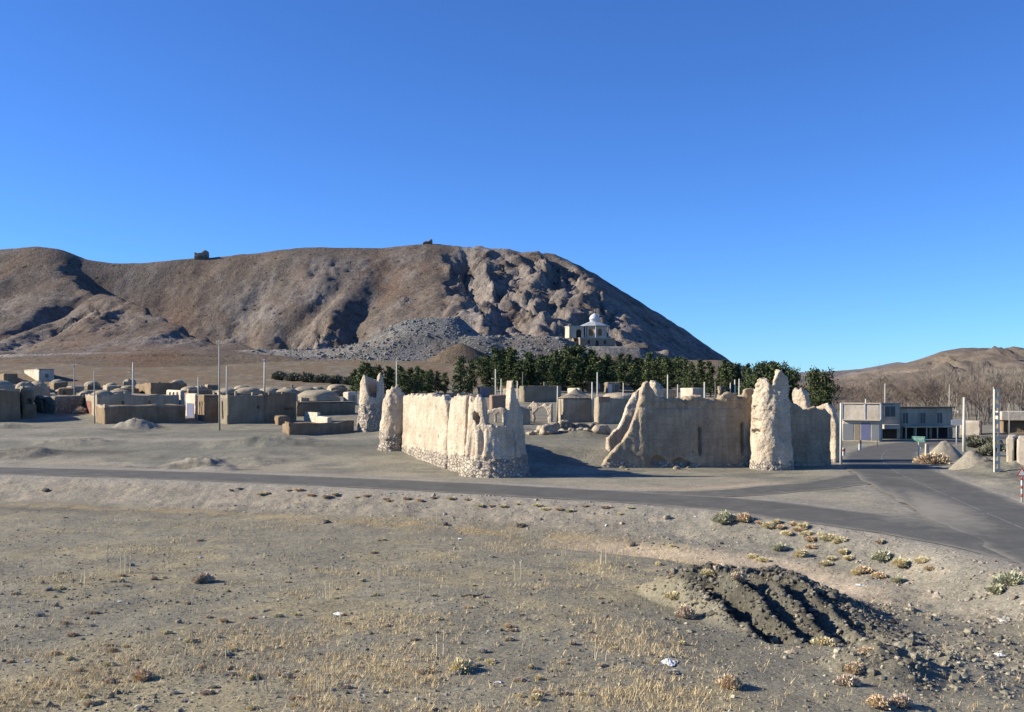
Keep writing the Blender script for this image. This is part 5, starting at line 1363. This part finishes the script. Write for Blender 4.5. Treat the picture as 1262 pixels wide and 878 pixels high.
GREEN = mat_plain('green_sign_paint', (.02, .26, .20), .5, .06, 2, spec=.4); REDS = mat_plain('red_sign_paint', (.55, .06, .05), .5, .06, 2, spec=.4); WHT = mat_plain('white_sign_paint', (.80, .80, .77), .5, .05, 2, spec=.4)
def sign_green():
    x, Y, z = on_field(1132, 568); t = thing('road_sign', 'green direction sign with pale lettering on a white post by the gravel heaps', 'road sign', (x, Y, z), math.radians(-32))
    h = Z(538, Y) - z; w = 15.5 / F * Y; hb = 7.2 / F * Y
    MB().tube([(0, .05, -.3), (0, .05, h - .05)], .06, 8).build('post', WHT, t, True)
    b = MB().box(-w / 2, w / 2, -.03, 0, h - hb, h).build('board', GREEN, t)
    m = MB(); y0, y1 = -.036, -.031
    for (a, c, lo, hi) in ((-w / 2 + .03, w / 2 - .03, h - .07, h - .04), (-w / 2 + .03, w / 2 - .03, h - hb + .04, h - hb + .07)): m.box(a, c, y0, y1, lo, hi)
    rr = random.Random(2)
    for row in (.62, .33):
        u = -w * .36
        while u < w * .34:
            l = rr.uniform(.06, .16); m.box(u, u + l, y0, y1, h - hb + hb * row, h - hb + hb * row + rr.uniform(.05, .10)); u += l + rr.uniform(.025, .06)
    m.build('lettering', WHT, b)
    MB().tube([(.22, .05, -.3), (.22, .05, h * .55)], .04, 6).build('brace', WHT, t, True)
sign_green()
def sign_tri():
    x, Y, z = on_field(1259.5, 619); t = thing('warning_sign', 'red and white triangular warning sign on a banded white post, cut by the right edge', 'road sign', (x, Y, z), math.radians(-14))
    h = Z(576, Y) - z; w = 13.0 / F * Y
    p = MB().tube([(0, .05, -.3), (0, .05, h - .1)], .065, 8).build('post', WHT, t, True)
    for k in range(3): MB().tube([(0, .05, .35 + k * .62), (0, .05, .58 + k * .62)], .069, 8).build('red_band', REDS, p, True)
    def tri(name, s, y, mt, zc):
        v = [(-s / 2, y, zc - s * .29), (s / 2, y, zc - s * .29), (0, y, zc + s * .58)]; v2 = [(a, y + .012, c) for a, _, c in v]
        return MB().add(v + v2, [(0, 1, 4, 3), (1, 2, 5, 4), (2, 0, 3, 5)], [(0, 2, 1), (3, 4, 5)]).build(name, mt, t)
    zc = h - w * .58
    tri('board', w, -.02, REDS, zc); tri('face', w * .66, -.035, WHT, zc)
sign_tri()
def sign_board():
    x, Y, z = on_field(1179, 549); t = thing('notice_board', 'pale blank board on a single post between the shops and the thick white pole', 'sign', (x, Y, z), math.radians(-8))
    h = Z(517.5, Y) - z; w = 13 / F * Y
    MB().tube([(0, .06, -.3), (0, .06, h - .1)], .08, 8).build('post', WHT, t, True)
    MB().box(-w / 2, w / 2, -.03, .02, h - 6.5 / F * Y, h).build('board', WHITEW, t)
sign_board()
def marker(px, yb, yt, r, label, mat=WHT, band=None, cap=None):
    x, Y, z = on_field(px, yb); h = Z(yt, Y) - z
    t = thing('road_marker', label, 'marker post', (x, Y, z))
    MB().box(-r, r, -r, r, -.3, h, .85, .85).build('post', mat, t)
    if band: MB().box(-r * 1.02, r * 1.02, -r * 1.02, r * 1.02, h * .55, h * .8, .95, .95).build('band', band, t)
    if cap: MB().lathe([(r * .9, h - .25), (r * 1.3, h - .1), (r * 1.2, h + .15), (r * .5, h + .3), (.01, h + .32)], (0, 0, 0), 10).build('cap', cap, t, True)
marker(1060, 555, 545, .16, 'white marker post with a dark cap in front of the blue shutters', cap=DARKP)
marker(1040, 562, 552, .14, 'small red banded marker at the foot of the white roadside pole', band=REDS)
marker(1142.5, 560, 547, .22, 'stubby cream block post left of the upper gravel heap', CREAM)
# ================================================================ HEAPS, BLOCKS, ROCKS
GRAVEL = mat_stone('heap_gravel', (.44, .385, .32), (.60, .53, .45), 9., .03)
def heap(px, yb, wpx, hpx, label, seed):
    x, Y, z = on_field(px, yb); R = wpx / F * Y / 2; hh = hpx / F * Y
    n = 56; k = 26; V = []
    for i in range(k + 1):
        r = R * 1.12 * i / k
        for j in range(n):
            a = 2 * math.pi * j / n
            rr = r * (1 + .14 * float(n2(math.cos(a) * 1.5 + seed * 3, math.sin(a) * 1.5, seed)))
            V.append((rr * math.cos(a), rr * .85 * math.sin(a), 0))
    V = np.array(V); q = np.repeat(np.arange(k + 1) / k, n)
    V[:, 2] = hh * np.interp(q, [0, .12, .3, .8, 1], [1.0, .96, .76, .16, -.12]) + .10 * fbm2(V[:, 0] * 1.6, V[:, 1] * 1.6, 3, seed)
    gz = ground(V[:, 0] + x, V[:, 1] + Y) - z; V[:, 2] += gz
    f = [(i * n + j, i * n + (j + 1) % n, (i + 1) * n + (j + 1) % n, (i + 1) * n + j) for i in range(k) for j in range(n)]
    o = obj('gravel_heap', mesh_np('gravel_heap', V, [np.array(f)[:, ::-1]]), GRAVEL, None, (x, Y, z))
    tag(o, label, 'gravel heap')
heap(1164, 565, 44, 22, 'upper rounded heap of pale gravel beside the green sign', 1)
heap(1195, 575, 48, 19, 'lower broader heap of pale gravel in front of the thick white pole', 2)
ROCKM2 = mat_mud('field_boulder', (.42, .37, .31), (.56, .50, .43), 3., .05, False); ROCKD = mat_mud('dark_field_rock', (.16, .135, .115), (.26, .225, .195), 3., .05, False); MUDB = mat_mud('fallen_mud', (.56, .47, .37), (.68, .585, .47), 1.5, .06, False)
def rock(px, py, wpx, label, mat=ROCKM2, name='boulder', sq=1., group=None, seed=None):
    x, Y, z = on_field(px, py); s = wpx / F * Y / 2
    v, f = rock_proto((int(px * 3 + py) % 50) if seed is None else seed, 2)
    v = v * (s, s, s * sq)
    o = obj(name, mesh_np(name, v, [f]), mat, None, (x, Y, z + s * .22 * sq)); o.rotation_euler = (0, 0, random.uniform(0, 6))
    tag(o, label, 'rock' if name == 'boulder' else 'rubble block', group); return o
rock(535, 613, 9, 'pale boulder on the road shoulder below the finger tower')
rock(822, 640, 9, 'white topped boulder on the gravel bank below the middle of the shaded wall', MUDB, sq=1.2)
rock(766, 647, 6, 'small white boulder on the gravel bank, left of the white topped one', MUDB)
rock(548, 648, 13, 'dark rock on the gravel bank straight below the finger tower', ROCKD)
rock(641, 650, 14, 'flat dark rock at the toe of the gravel bank', ROCKD, sq=.6)
rock(780, 674, 9, 'dark lump at the left start of the sandy wash', ROCKD)
rock(961, 713, 7, 'dark stone on the crest of the rubble heap', ROCKD)
rock(400, 645, 16, 'low dark rock at the toe of the bank left of centre', ROCKD, sq=.5)
rock(56, 606, 9, 'dark rock on the gravel bank near the left edge', ROCKD, sq=.7)
for (px, py, w, m) in ((1003, 790, 9, MUDB), (975, 806, 14, MUDB), (1034, 781, 8, MUDB), (985, 799, 8, ROCKM2), (1020, 786, 12, MUDB), (945, 783, 7, ROCKM2), (982, 762, 7, MUDB), (969, 812, 10, ROCKM2)):
    rock(px, py, w, 'pale broken block at the foot of the rubble heap furrows', m, 'rubble_block', .8, 'pale blocks at the foot of the rubble heap')
for (px, py, w, q) in ((655, 536, 12, .9), (676, 535, 24, 1.0), (663, 533, 9, .9), (693, 533, 11, .8), (704, 531, 10, .7), (715, 530, 11, .7), (724, 531, 9, .7), (700, 526, 9, .6), (684, 525, 10, .7)):
    rock(px, py, w, 'lump of fallen mud wall lying inside the fort below the arch', MUDB, 'rubble_block', q, 'fallen mud lumps inside the fort')
rock(741, 533, 21, 'large sunlit lump of fallen mud wall beside the sloping end of the shaded wall', MUDB, 'rubble_block', 1.1)
for (px, py, w) in ((805, 575, 10), (833, 578, 12), (848, 577, 8), (767, 577, 9), (773, 579, 5)):
    rock(px, py, w, 'small fallen lump on the ground along the foot of the shaded wall', MUD_SHADED, 'rubble_block', .55, 'fallen lumps at the foot of the shaded wall')
# brush pile by the pole at left
def mat_tuft():
    m, nt, b = mat_base('dry_straw')
    at = N(nt, 'ShaderNodeVertexColor', layer_name='Col'); nt.links.new(at.outputs['Color'], b.inputs['Base Color']); return m
STRAW = mat_tuft()
def tuft_mesh(seed, R, Hh, n, base):
    """a twiggy dome: thin stems from a wide root patch, each forking near its tip"""
    rg = np.random.default_rng(seed)
    a = rg.uniform(0, 6.283, n); q = np.sqrt(rg.uniform(0, 1, n)); lob = 1 + .25 * np.sin(a * 2 + seed) + .15 * np.sin(a * 5 + seed * 2)
    r1 = R * q * lob; hh = Hh * np.sqrt(np.maximum(0, 1 - q ** 2)) * rg.uniform(.45, 1.15, n) + .03
    p0 = np.stack([r1 * .45 * np.cos(a), r1 * .45 * np.sin(a), -.03 + 0 * a], 1)
    p2 = np.stack([r1 * np.cos(a), r1 * np.sin(a), hh], 1) + rg.normal(0, .05, (n, 3)) * (1, 1, .5)
    p1 = (p0 + p2) / 2 + rg.normal(0, .035, (n, 3)); p1[:, 2] = np.maximum(p1[:, 2], .02); p2[:, 2] = np.maximum(p2[:, 2], .03)
    d = p2 - p0; d /= np.linalg.norm(d, axis=1)[:, None]
    s = np.cross(d, rg.normal(size=(n, 3))); s /= np.linalg.norm(s, axis=1)[:, None]
    w = rg.uniform(.003, .006, n)[:, None]
    t1 = p2 + (p2 - p1) * .35 + rg.normal(0, .035, (n, 3)); t2 = p2 + rg.normal(0, .05, (n, 3)); t1[:, 2] = np.maximum(t1[:, 2], .02); t2[:, 2] = np.maximum(t2[:, 2], .02)
    V = np.stack([p0 - s * w, p0 + s * w, p1 + s * w, p1 - s * w, p2 + s * w * .8, p2 - s * w * .8, t1, t2], 1).reshape(-1, 3)
    k = np.arange(n)[:, None] * 8
    f = np.concatenate([k + [0, 1, 2, 3], k + [3, 2, 4, 5]]); t = np.concatenate([k + [5, 4, 6], k + [3, 4, 7]])
    c = np.array(base)[None] * rg.uniform(.6, 1.35, n)[:, None] * (1 + rg.normal(0, .06, (n, 3)))
    return mesh_np('tuft', V, [f, t], np.repeat(np.clip(c, .01, .9), 8, 0), smooth=False)
KINDS = {'straw': (.84, .68, .38), 'brown': (.66, .52, .36), 'olive': (.56, .54, .34), 'rust': (.72, .53, .32), 'grey': (.62, .56, .45), 'dark': (.17, .165, .11)}
TUF = {k: [tuft_mesh(300 + 17 * i + len(k), .47, .33, 800, c) for i in range(3)] for k, c in KINDS.items()}
for k in TUF:
    for m in TUF[k]: m.materials.append(STRAW)
rt = random.Random(9)
def tuft(px, py, wpx, kind, label, group=None, tall=1., name='dry_bush', cat='bush'):
    x, Y, z = on_field(px, py); s = wpx / F * Y
    o = obj(name, TUF[kind][rt.randrange(3)], None, None, (x, Y, z)); o.scale = (s, s * .9, s * tall); o.rotation_euler = (0, 0, rt.uniform(0, 6.28))
    return tag(o, label, cat, group)
tuft(893, 645, 30, 'olive', 'broad olive green bush at the roadside, left of the straw patch', tall=1.1)
tuft(918, 643, 24, 'rust', 'rusty straw bush directly right of the broad olive bush')
tuft(960, 678, 20, 'olive', 'olive bush on the gravel slope above the sandy wash')
tuft(988, 686, 20, 'straw', 'yellow straw bush right of the olive one above the wash')
tuft(1110, 698, 26, 'straw', 'long straw bush on the gravel right of the wash', tall=.8)
tuft(1087, 690, 26, 'olive', 'greenish straw bush left of the long straw bush')
tuft(1106, 718, 18, 'olive', 'grey green bush casting a thin shadow on the right gravel')
tuft(1085, 670, 13, 'brown', 'lone brown bush close to the asphalt edge')
tuft(1248, 720, 40, 'olive', 'large olive bush at the right edge below the road', tall=.9)
tuft(1228, 730, 30, 'olive', 'olive bush just left of the large one at the right edge', tall=.8)
tuft(845, 762, 22, 'brown', 'tall brown bush left of the rubble heap', tall=1.7)
tuft(830, 738, 26, 'straw', 'flat straw bush above the tall brown one', tall=.7)
tuft(900, 848, 32, 'rust', 'round reddish bush on the bare earth near the bottom', tall=1.2)
tuft(1053, 830, 26, 'rust', 'reddish bush with a dark shadow right of the round one', tall=1.1)
tuft(1044, 845, 28, 'brown', 'pale brown bush just below the shadowed reddish bush', tall=1.1)
tuft(1083, 872, 30, 'rust', 'reddish bush at the bottom edge, left of a pair', tall=1.1)
tuft(1110, 870, 30, 'brown', 'brown bush at the bottom edge, right of a pair', tall=1.1)
tuft(1068, 806, 20, 'rust', 'small pinkish bush right of the heap furrows')
tuft(1015, 795, 26, 'straw', 'yellow bush between pale blocks at the foot of the furrows', tall=.9)
tuft(1008, 732, 16, 'brown', 'brown bush at the rim of the rubble heap', tall=1.3)
tuft(910, 714, 20, 'brown', 'pale brown bush on the upper left rim of the rubble heap', tall=1.1)
tuft(568, 828, 34, 'straw', 'large golden tuft with a long shadow in the middle foreground', tall=1.1)
tuft(176, 838, 30, 'rust', 'largest reddish tuft in the left foreground', tall=1.0)
tuft(250, 718, 24, 'brown', 'pinkish brown round tuft in the left field', tall=1.2)
tuft(136, 842, 16, 'brown', 'dark brown tuft left of the largest reddish tuft', tall=1.1)
tuft(1150, 572, 34, 'rust', 'orange dry brush below the green sign', tall=1.0)
for (p, y, w) in ((1205, 552, 26), (1215, 562, 26), (1225, 556, 26), (1200, 545, 20), (1220, 548, 22)):
    tuft(p, y, w, 'dark', 'grey green brush between the gravel heaps and the gate wall', 'grey green brush behind the heaps', 1.1)
for (p, y, w) in ((345, 468, 22), (362, 470, 24), (380, 471, 26), (398, 472, 24), (415, 473, 24), (430, 474, 22)):
    tuft(p, y, w, 'dark', 'dark scrub bush on the rise behind the village domes', 'scrub on the rise behind the domes', 1.1)
tuft(99, 510, 15, 'brown', 'dark brush pile at the foot of the second rubble wall', tall=1.3)
row = [(283 + i * 17 + rt.uniform(-6, 6), 601 + i * .95 + rt.uniform(-4, 5)) for i in range(30)]
for p, y in row:
    tuft(p, y + 3, rt.uniform(7, 14), rt.choice(['straw', 'brown', 'rust']), 'low tuft on the gravel shoulder along the side road', 'tufts along the side road shoulder', .6, 'grass_tuft', 'grass tuft')
for p, y in ((935, 645), (948, 650), (962, 652), (978, 648), (985, 656), (970, 660), (995, 660), (1000, 667), (1012, 660), (1022, 666), (1030, 670), (1036, 668), (990, 652), (958, 645), (1040, 682), (1046, 690), (1018, 697), (1056, 708), (1064, 706), (1084, 712), (940, 692), (928, 688), (882, 699), (872, 708), (1025, 690), (1000, 676), (1137, 694), (1145, 702)):
    tuft(p, y, rt.uniform(10, 22), rt.choice(['straw', 'straw', 'rust']), 'straw tuft on the gravel slope between the road bend and the wash', 'straw tufts above the wash', .8, 'grass_tuft', 'grass tuft')
fld = [(257, 762), (300, 778), (315, 783), (155, 798), (86, 814), (68, 807), (90, 785), (280, 808), (350, 832), (250, 824), (115, 757), (75, 708), (60, 728), (20, 733), (140, 718), (155, 723), (190, 715), (447, 717), (463, 735), (540, 765), (535, 735), (628, 790), (655, 824), (682, 828), (720, 858), (742, 822), (840, 795), (815, 798), (588, 822), (640, 840), (470, 822), (520, 830), (105, 860), (40, 868), (365, 862), (120, 868)]
for _ in range(88):
    fld.append((rt.uniform(2, 830), 660 + 215 * rt.random() ** .75))
for p, y in fld:
    k = rt.choice(['straw', 'straw', 'brown', 'rust', 'grey'])
    tuft(p, y, rt.uniform(8, 15) * (.55 + .6 * (y - 640) / 230), k, {'straw': 'small straw yellow tuft on the stony foreground field', 'brown': 'small brown tuft on the stony foreground field', 'rust': 'small reddish tuft on the stony foreground field', 'grey': 'small grey dry tuft on the stony foreground field'}[k], {'straw': 'straw yellow tufts of the field', 'brown': 'brown tufts of the field', 'rust': 'reddish tufts of the field', 'grey': 'grey tufts of the field'}[k], rt.uniform(.7, 1.2), 'grass_tuft', 'grass tuft')
# upright dry stalks
def stalk_mesh(seed, n):
    rg = random.Random(seed); m = MB()
    for i in range(n):
        x, y = rg.gauss(0, .16), rg.gauss(0, .16); h = rg.uniform(.6, 1.05); lx, ly = rg.gauss(0, .10), rg.gauss(0, .06)
        m.tube([(x, y, -.05), (x + lx * .4, y + ly * .4, h * .5), (x + lx, y + ly, h)], [.02, .018, .01], 4, False)
        for b in range(rg.randint(2, 5)):
            t = rg.uniform(.45, .95); a = rg.uniform(0, 6.28); q = Vector((x + lx * t, y + ly * t, h * t)); l = rg.uniform(.06, .16)
            m.tube([q, q + Vector((math.cos(a) * l * .5, math.sin(a) * l * .5, l))], [.012, .007], 3, False)
    return m.mesh('stalk')
STALKM = mat_plain('bleached_stalk', (.80, .70, .52), .9, .2, 3)
STK = [stalk_mesh(500 + i, n) for i, n in enumerate((1, 2, 3, 4, 2))]
for m in STK: m.materials.append(STALKM)
for (p, y, h) in ((641, 716, 28), (735, 694, 22), (745, 696, 24), (757, 694, 22), (693, 686, 18), (710, 688, 16), (140, 690, 22), (157, 706, 28), (165, 705, 24), (210, 700, 20), (250, 755, 26), (327, 855, 36), (278, 815, 26), (395, 740, 26), (405, 738, 22), (545, 812, 34), (745, 815, 26), (515, 735, 20), (355, 712, 16), (100, 720, 20), (285, 655, 14), (465, 716, 16), (405, 736, 24), (232, 748, 18), (350, 792, 24), (62, 815, 22), (395, 852, 26), (610, 795, 18), (680, 835, 20), (785, 860, 24), (48, 700, 14), (15, 760, 18), (655, 684, 16), (535, 660, 12), (372, 676, 12), (675, 700, 14), (440, 790, 20), (175, 790, 18), (590, 715, 12), (772, 668, 16)):
    x, Y, z = on_field(p, y); s = h / F * Y / .95
    o = obj('dry_stalk', STK[rt.randrange(5)], None, None, (x, Y, z)); o.scale = (s, s, s); o.rotation_euler = (0, 0, rt.uniform(0, 6.28))
    tag(o, 'upright bleached dry stalks standing in the foreground field', 'dry stalk', 'bleached stalks of the field')
# ---- litter
def litter(px, py, wpx, label, seed, mat):
    x, Y, z = on_field(px, py); s = wpx / F * Y / 2
    n = 22; u = np.linspace(-1, 1, n); U, V = np.meshgrid(u, u); U = U.ravel(); V = V.ravel()
    top = np.stack([U * s * (1 + .3 * n2(V * 1.4, U, seed)), V * s * .7 * (1 + .3 * n2(U * 1.4, V, seed + 1)), s * .6 * (.32 + .5 * fbm2(U * 1.6, V * 1.6, 3, seed + 2, .7)) * (1 - np.maximum(np.abs(U), np.abs(V)) ** 3) + .02], 1)
    bot = top.copy(); bot[:, 2] = -.01
    f = grid_faces(n, n)
    o = obj('plastic_scrap', mesh_np('plastic_scrap', np.concatenate([top, bot]), [f, f[:, ::-1] + n * n], smooth=False), mat, None, (x, Y, z)); o.rotation_euler = (0, 0, seed)
    tag(o, label, 'litter')
PLAST = mat_plain('white_plastic', (.86, .86, .88), .4, .08, 12, spec=.5)
litter(825, 818, 24, 'crumpled white plastic bag on bare earth left of the rubble heap', 1, PLAST)
litter(418, 758, 14, 'flat white scrap in the straw at the centre left of the field', 2, PLAST)
litter(615, 842, 9, 'small white scrap below the golden tuft', 3, PLAST)
litter(247, 688, 6, 'tiny white scrap near the left toe of the bank', 4, PLAST)
litter(567, 665, 6, 'tiny white scrap in the straw line under the bank', 5, PLAST)
litter(148, 742, 6, 'tiny white scrap in the left field', 6, PLAST)
litter(33, 817, 7, 'small white scrap near the left edge of the field', 7, PLAST)
litter(1232, 808, 14, 'flat bluish white scrap on the broken ground at right', 8, PLAST)
litter(1060, 722, 10, 'thin white scrap on the far side of the wash', 9, PLAST)
def stick():
    x, Y, z = on_field(582, 737); o = MB().tube([(-.45, 0, .05), (-.1, .05, .10), (.25, -.02, .08), (.5, .04, .16)], [.03, .035, .03, .015], 6).build('branch', mat_plain('dark_dead_wood', (.09, .07, .055), .9, .2, 4), None, True, (x, Y, z))
    tag(o, 'dark dead branch lying on the field in the centre', 'branch')
stick()
# ---- what nobody could count: pebbles and thin grass
def pebbles():
    n = 60000
    Y = np.exp(RNG.uniform(math.log(23), math.log(80), n)); px = RNG.uniform(-80, 1330, n); x = W(px, Y)
    z = ground(x, Y)
    ds, ss = dist_poly(x, Y, SIDE); dm, _ = dist_poly(x, Y, MAIN)
    s = pit_s(x, Y); hp = (s > 6.6) & (x < 15) & (Y > 34.5) & (Y < 43.5)
    bank = (ss > 0) & (ds > 4.2) & (ds < 12)
    rb = np.minimum(bumpz(x, Y, 17.5, 43.5, 5, 5.5, 1.4, .6) + bumpz(x, Y, 15, 33, 5, 6, 1.2, .6) + bumpz(x, Y, 11.3, 30.2, 2.2, 3, 1.5, .6), 1)
    wash = poly_smooth([(3, 61.5), (10, 56.5), (14.5, 52.5), (16.5, 48), (19, 43)], 5); dw, _ = dist_poly(x, Y, wash)
    pr = .30 + .35 * sst(-.2, .4, fbm2(x / 5, Y / 5, 3, 401)); pr = np.where(bank, .8, pr); pr = np.where(hp, 1., pr); pr = np.maximum(pr, rb)
    pr = np.where((dw < 2.2) & (x > 6) & ~hp, .06, pr)
    ok = (RNG.uniform(0, 1, n) < pr) & ((ss > 0) & (ds > 3.9)) & (dm > 4.6)
    x, Y, z, hp, rb, bank = x[ok], Y[ok], z[ok], hp[ok], rb[ok], bank[ok]
    sz = RNG.gamma(1.5, .017, len(x)).clip(.015, .15) * np.where(hp | (rb > .3), 1.7, 1) * np.where(bank, 1.25, 1)
    base = np.where(hp[:, None], (.20, .18, .155), np.where(bank[:, None], (.40, .35, .30), (.31, .28, .225)))
    k = RNG.normal(1, .28, len(x)).clip(.45, 2.1)[:, None]; k = np.where(RNG.uniform(0, 1, (len(x), 1)) < .04, 2.0, k)
    scatter_rocks('pebble', x, Y, z - sz * .12, sz, np.clip(base * k, .04, .62), ROCKM, 'loose pebbles and broken stones strewn over field, bank and heap')
pebbles()
def heap_stones():
    n = 9000
    x = RNG.uniform(6.5, 15.5, n); y = RNG.uniform(33.6, 44, n); s = pit_s(x, y)
    w = sst(6.3, 7.4, s) * (1 - sst(11.5, 15.5, x)) * sst(33.8, 35, y) * (1 - sst(42, 44, y))
    ok = RNG.uniform(0, 1, n) < w * (.35 + .65 * sst(-.2, .3, fbm2(x * 1.1, y * 1.1, 2, 431)))
    x, y = x[ok], y[ok]; sz = RNG.gamma(1.6, .034, len(x)).clip(.02, .24)
    c_ = np.where((RNG.uniform(0, 1, len(x)) < .16)[:, None], (.40, .34, .27), (.19, .175, .15)) * RNG.normal(1, .25, len(x)).clip(.5, 1.7)[:, None]
    scatter_rocks('rubble', x, y, ground(x, y) - sz * .1, sz, c_, ROCKM, 'broken dark rubble covering the furrowed heap')
heap_stones()
def thin_grass():
    n = 60000
    Y = np.exp(RNG.uniform(math.log(23), math.log(72), n)); px = RNG.uniform(-80, 1300, n); x = W(px, Y)
    ds, ss = dist_poly(x, Y, SIDE); e = ds
    d = sst(-.05, .45, fbm2(x / 4, Y / 3.2, 4, 411)) * (1 - sst(3, 8, x)) + 1.3 * np.exp(-((e - 13.5) / 2.0) ** 2) * (x < 12) + .05
    ok = (ss > 0) & (e > 9.5) & (RNG.uniform(0, 1, n) < d * .9)
    x, Y = x[ok], Y[ok]; z = ground(x, Y); m = 5; nn = len(x)
    x = np.repeat(x, m) + RNG.normal(0, .05, nn * m); Y = np.repeat(Y, m) + RNG.normal(0, .06, nn * m); z = np.repeat(z, m); n = len(x)
    h = (np.repeat(RNG.gamma(2.2, .035, nn), m) * RNG.uniform(.6, 1.4, n) + .05).clip(.04, .27); a = RNG.uniform(0, 6.28, n); le = RNG.uniform(.1, 1.2, n) * h
    t = np.stack([x + np.cos(a) * le, Y + np.sin(a) * le, z + h], 1); w = RNG.uniform(.004, .009, n); b = a + 1.57 + RNG.normal(0, .6, n)
    p0 = np.stack([x - np.cos(b) * w, Y - np.sin(b) * w, z - .02], 1); p1 = np.stack([x + np.cos(b) * w, Y + np.sin(b) * w, z - .02], 1)
    V = np.stack([p0, p1, t], 1).reshape(-1, 3); f = np.arange(n * 3).reshape(-1, 3)
    c = np.where((RNG.uniform(0, 1, n) < .25)[:, None], (.54, .38, .20), (.76, .60, .33)) * RNG.uniform(.6, 1.3, n)[:, None]
    tag(obj('dry_grass', mesh_np('dry_grass', V, [f], np.repeat(c, 3, 0), smooth=False), STRAW), 'thin dry grass growing in patches over the field', kind='stuff')
thin_grass()

# ================================================================ one last pass: base colours pulled to real-world reflectance
ALB = (.70, .70, .625)
for m in bpy.data.materials:
    if not m.use_nodes or m.name.startswith(('pine_needles', 'dry_straw')): continue
    nt = m.node_tree; b = nt.nodes.get('Principled BSDF')
    if b is None or not b.inputs['Base Color'].links: continue
    src = b.inputs['Base Color'].links[0].from_socket
    v = nt.nodes.new('ShaderNodeVectorMath'); v.operation = 'MULTIPLY'; v.inputs[1].default_value = ALB
    nt.links.new(src, v.inputs[0]); nt.links.new(v.outputs[0], b.inputs['Base Color'])

for nm, k in (('sunbaked_mud', (.78, .755, .70)), ('stone_footing', (.76, .735, .69)), ('shaded_mud', (.72, .70, .65)), ('cream_render', (.72, .70, .66)), ('hill_scree', (.67, .69, .665)), ('white_dome_tile', (.7, .7, .7)), ('whitewash', (.7, .7, .7))):
    m = bpy.data.materials.get(nm)
    if m: [n for n in m.node_tree.nodes if n.type == 'VECT_MATH' and n.operation == 'MULTIPLY'][-1].inputs[1].default_value = k
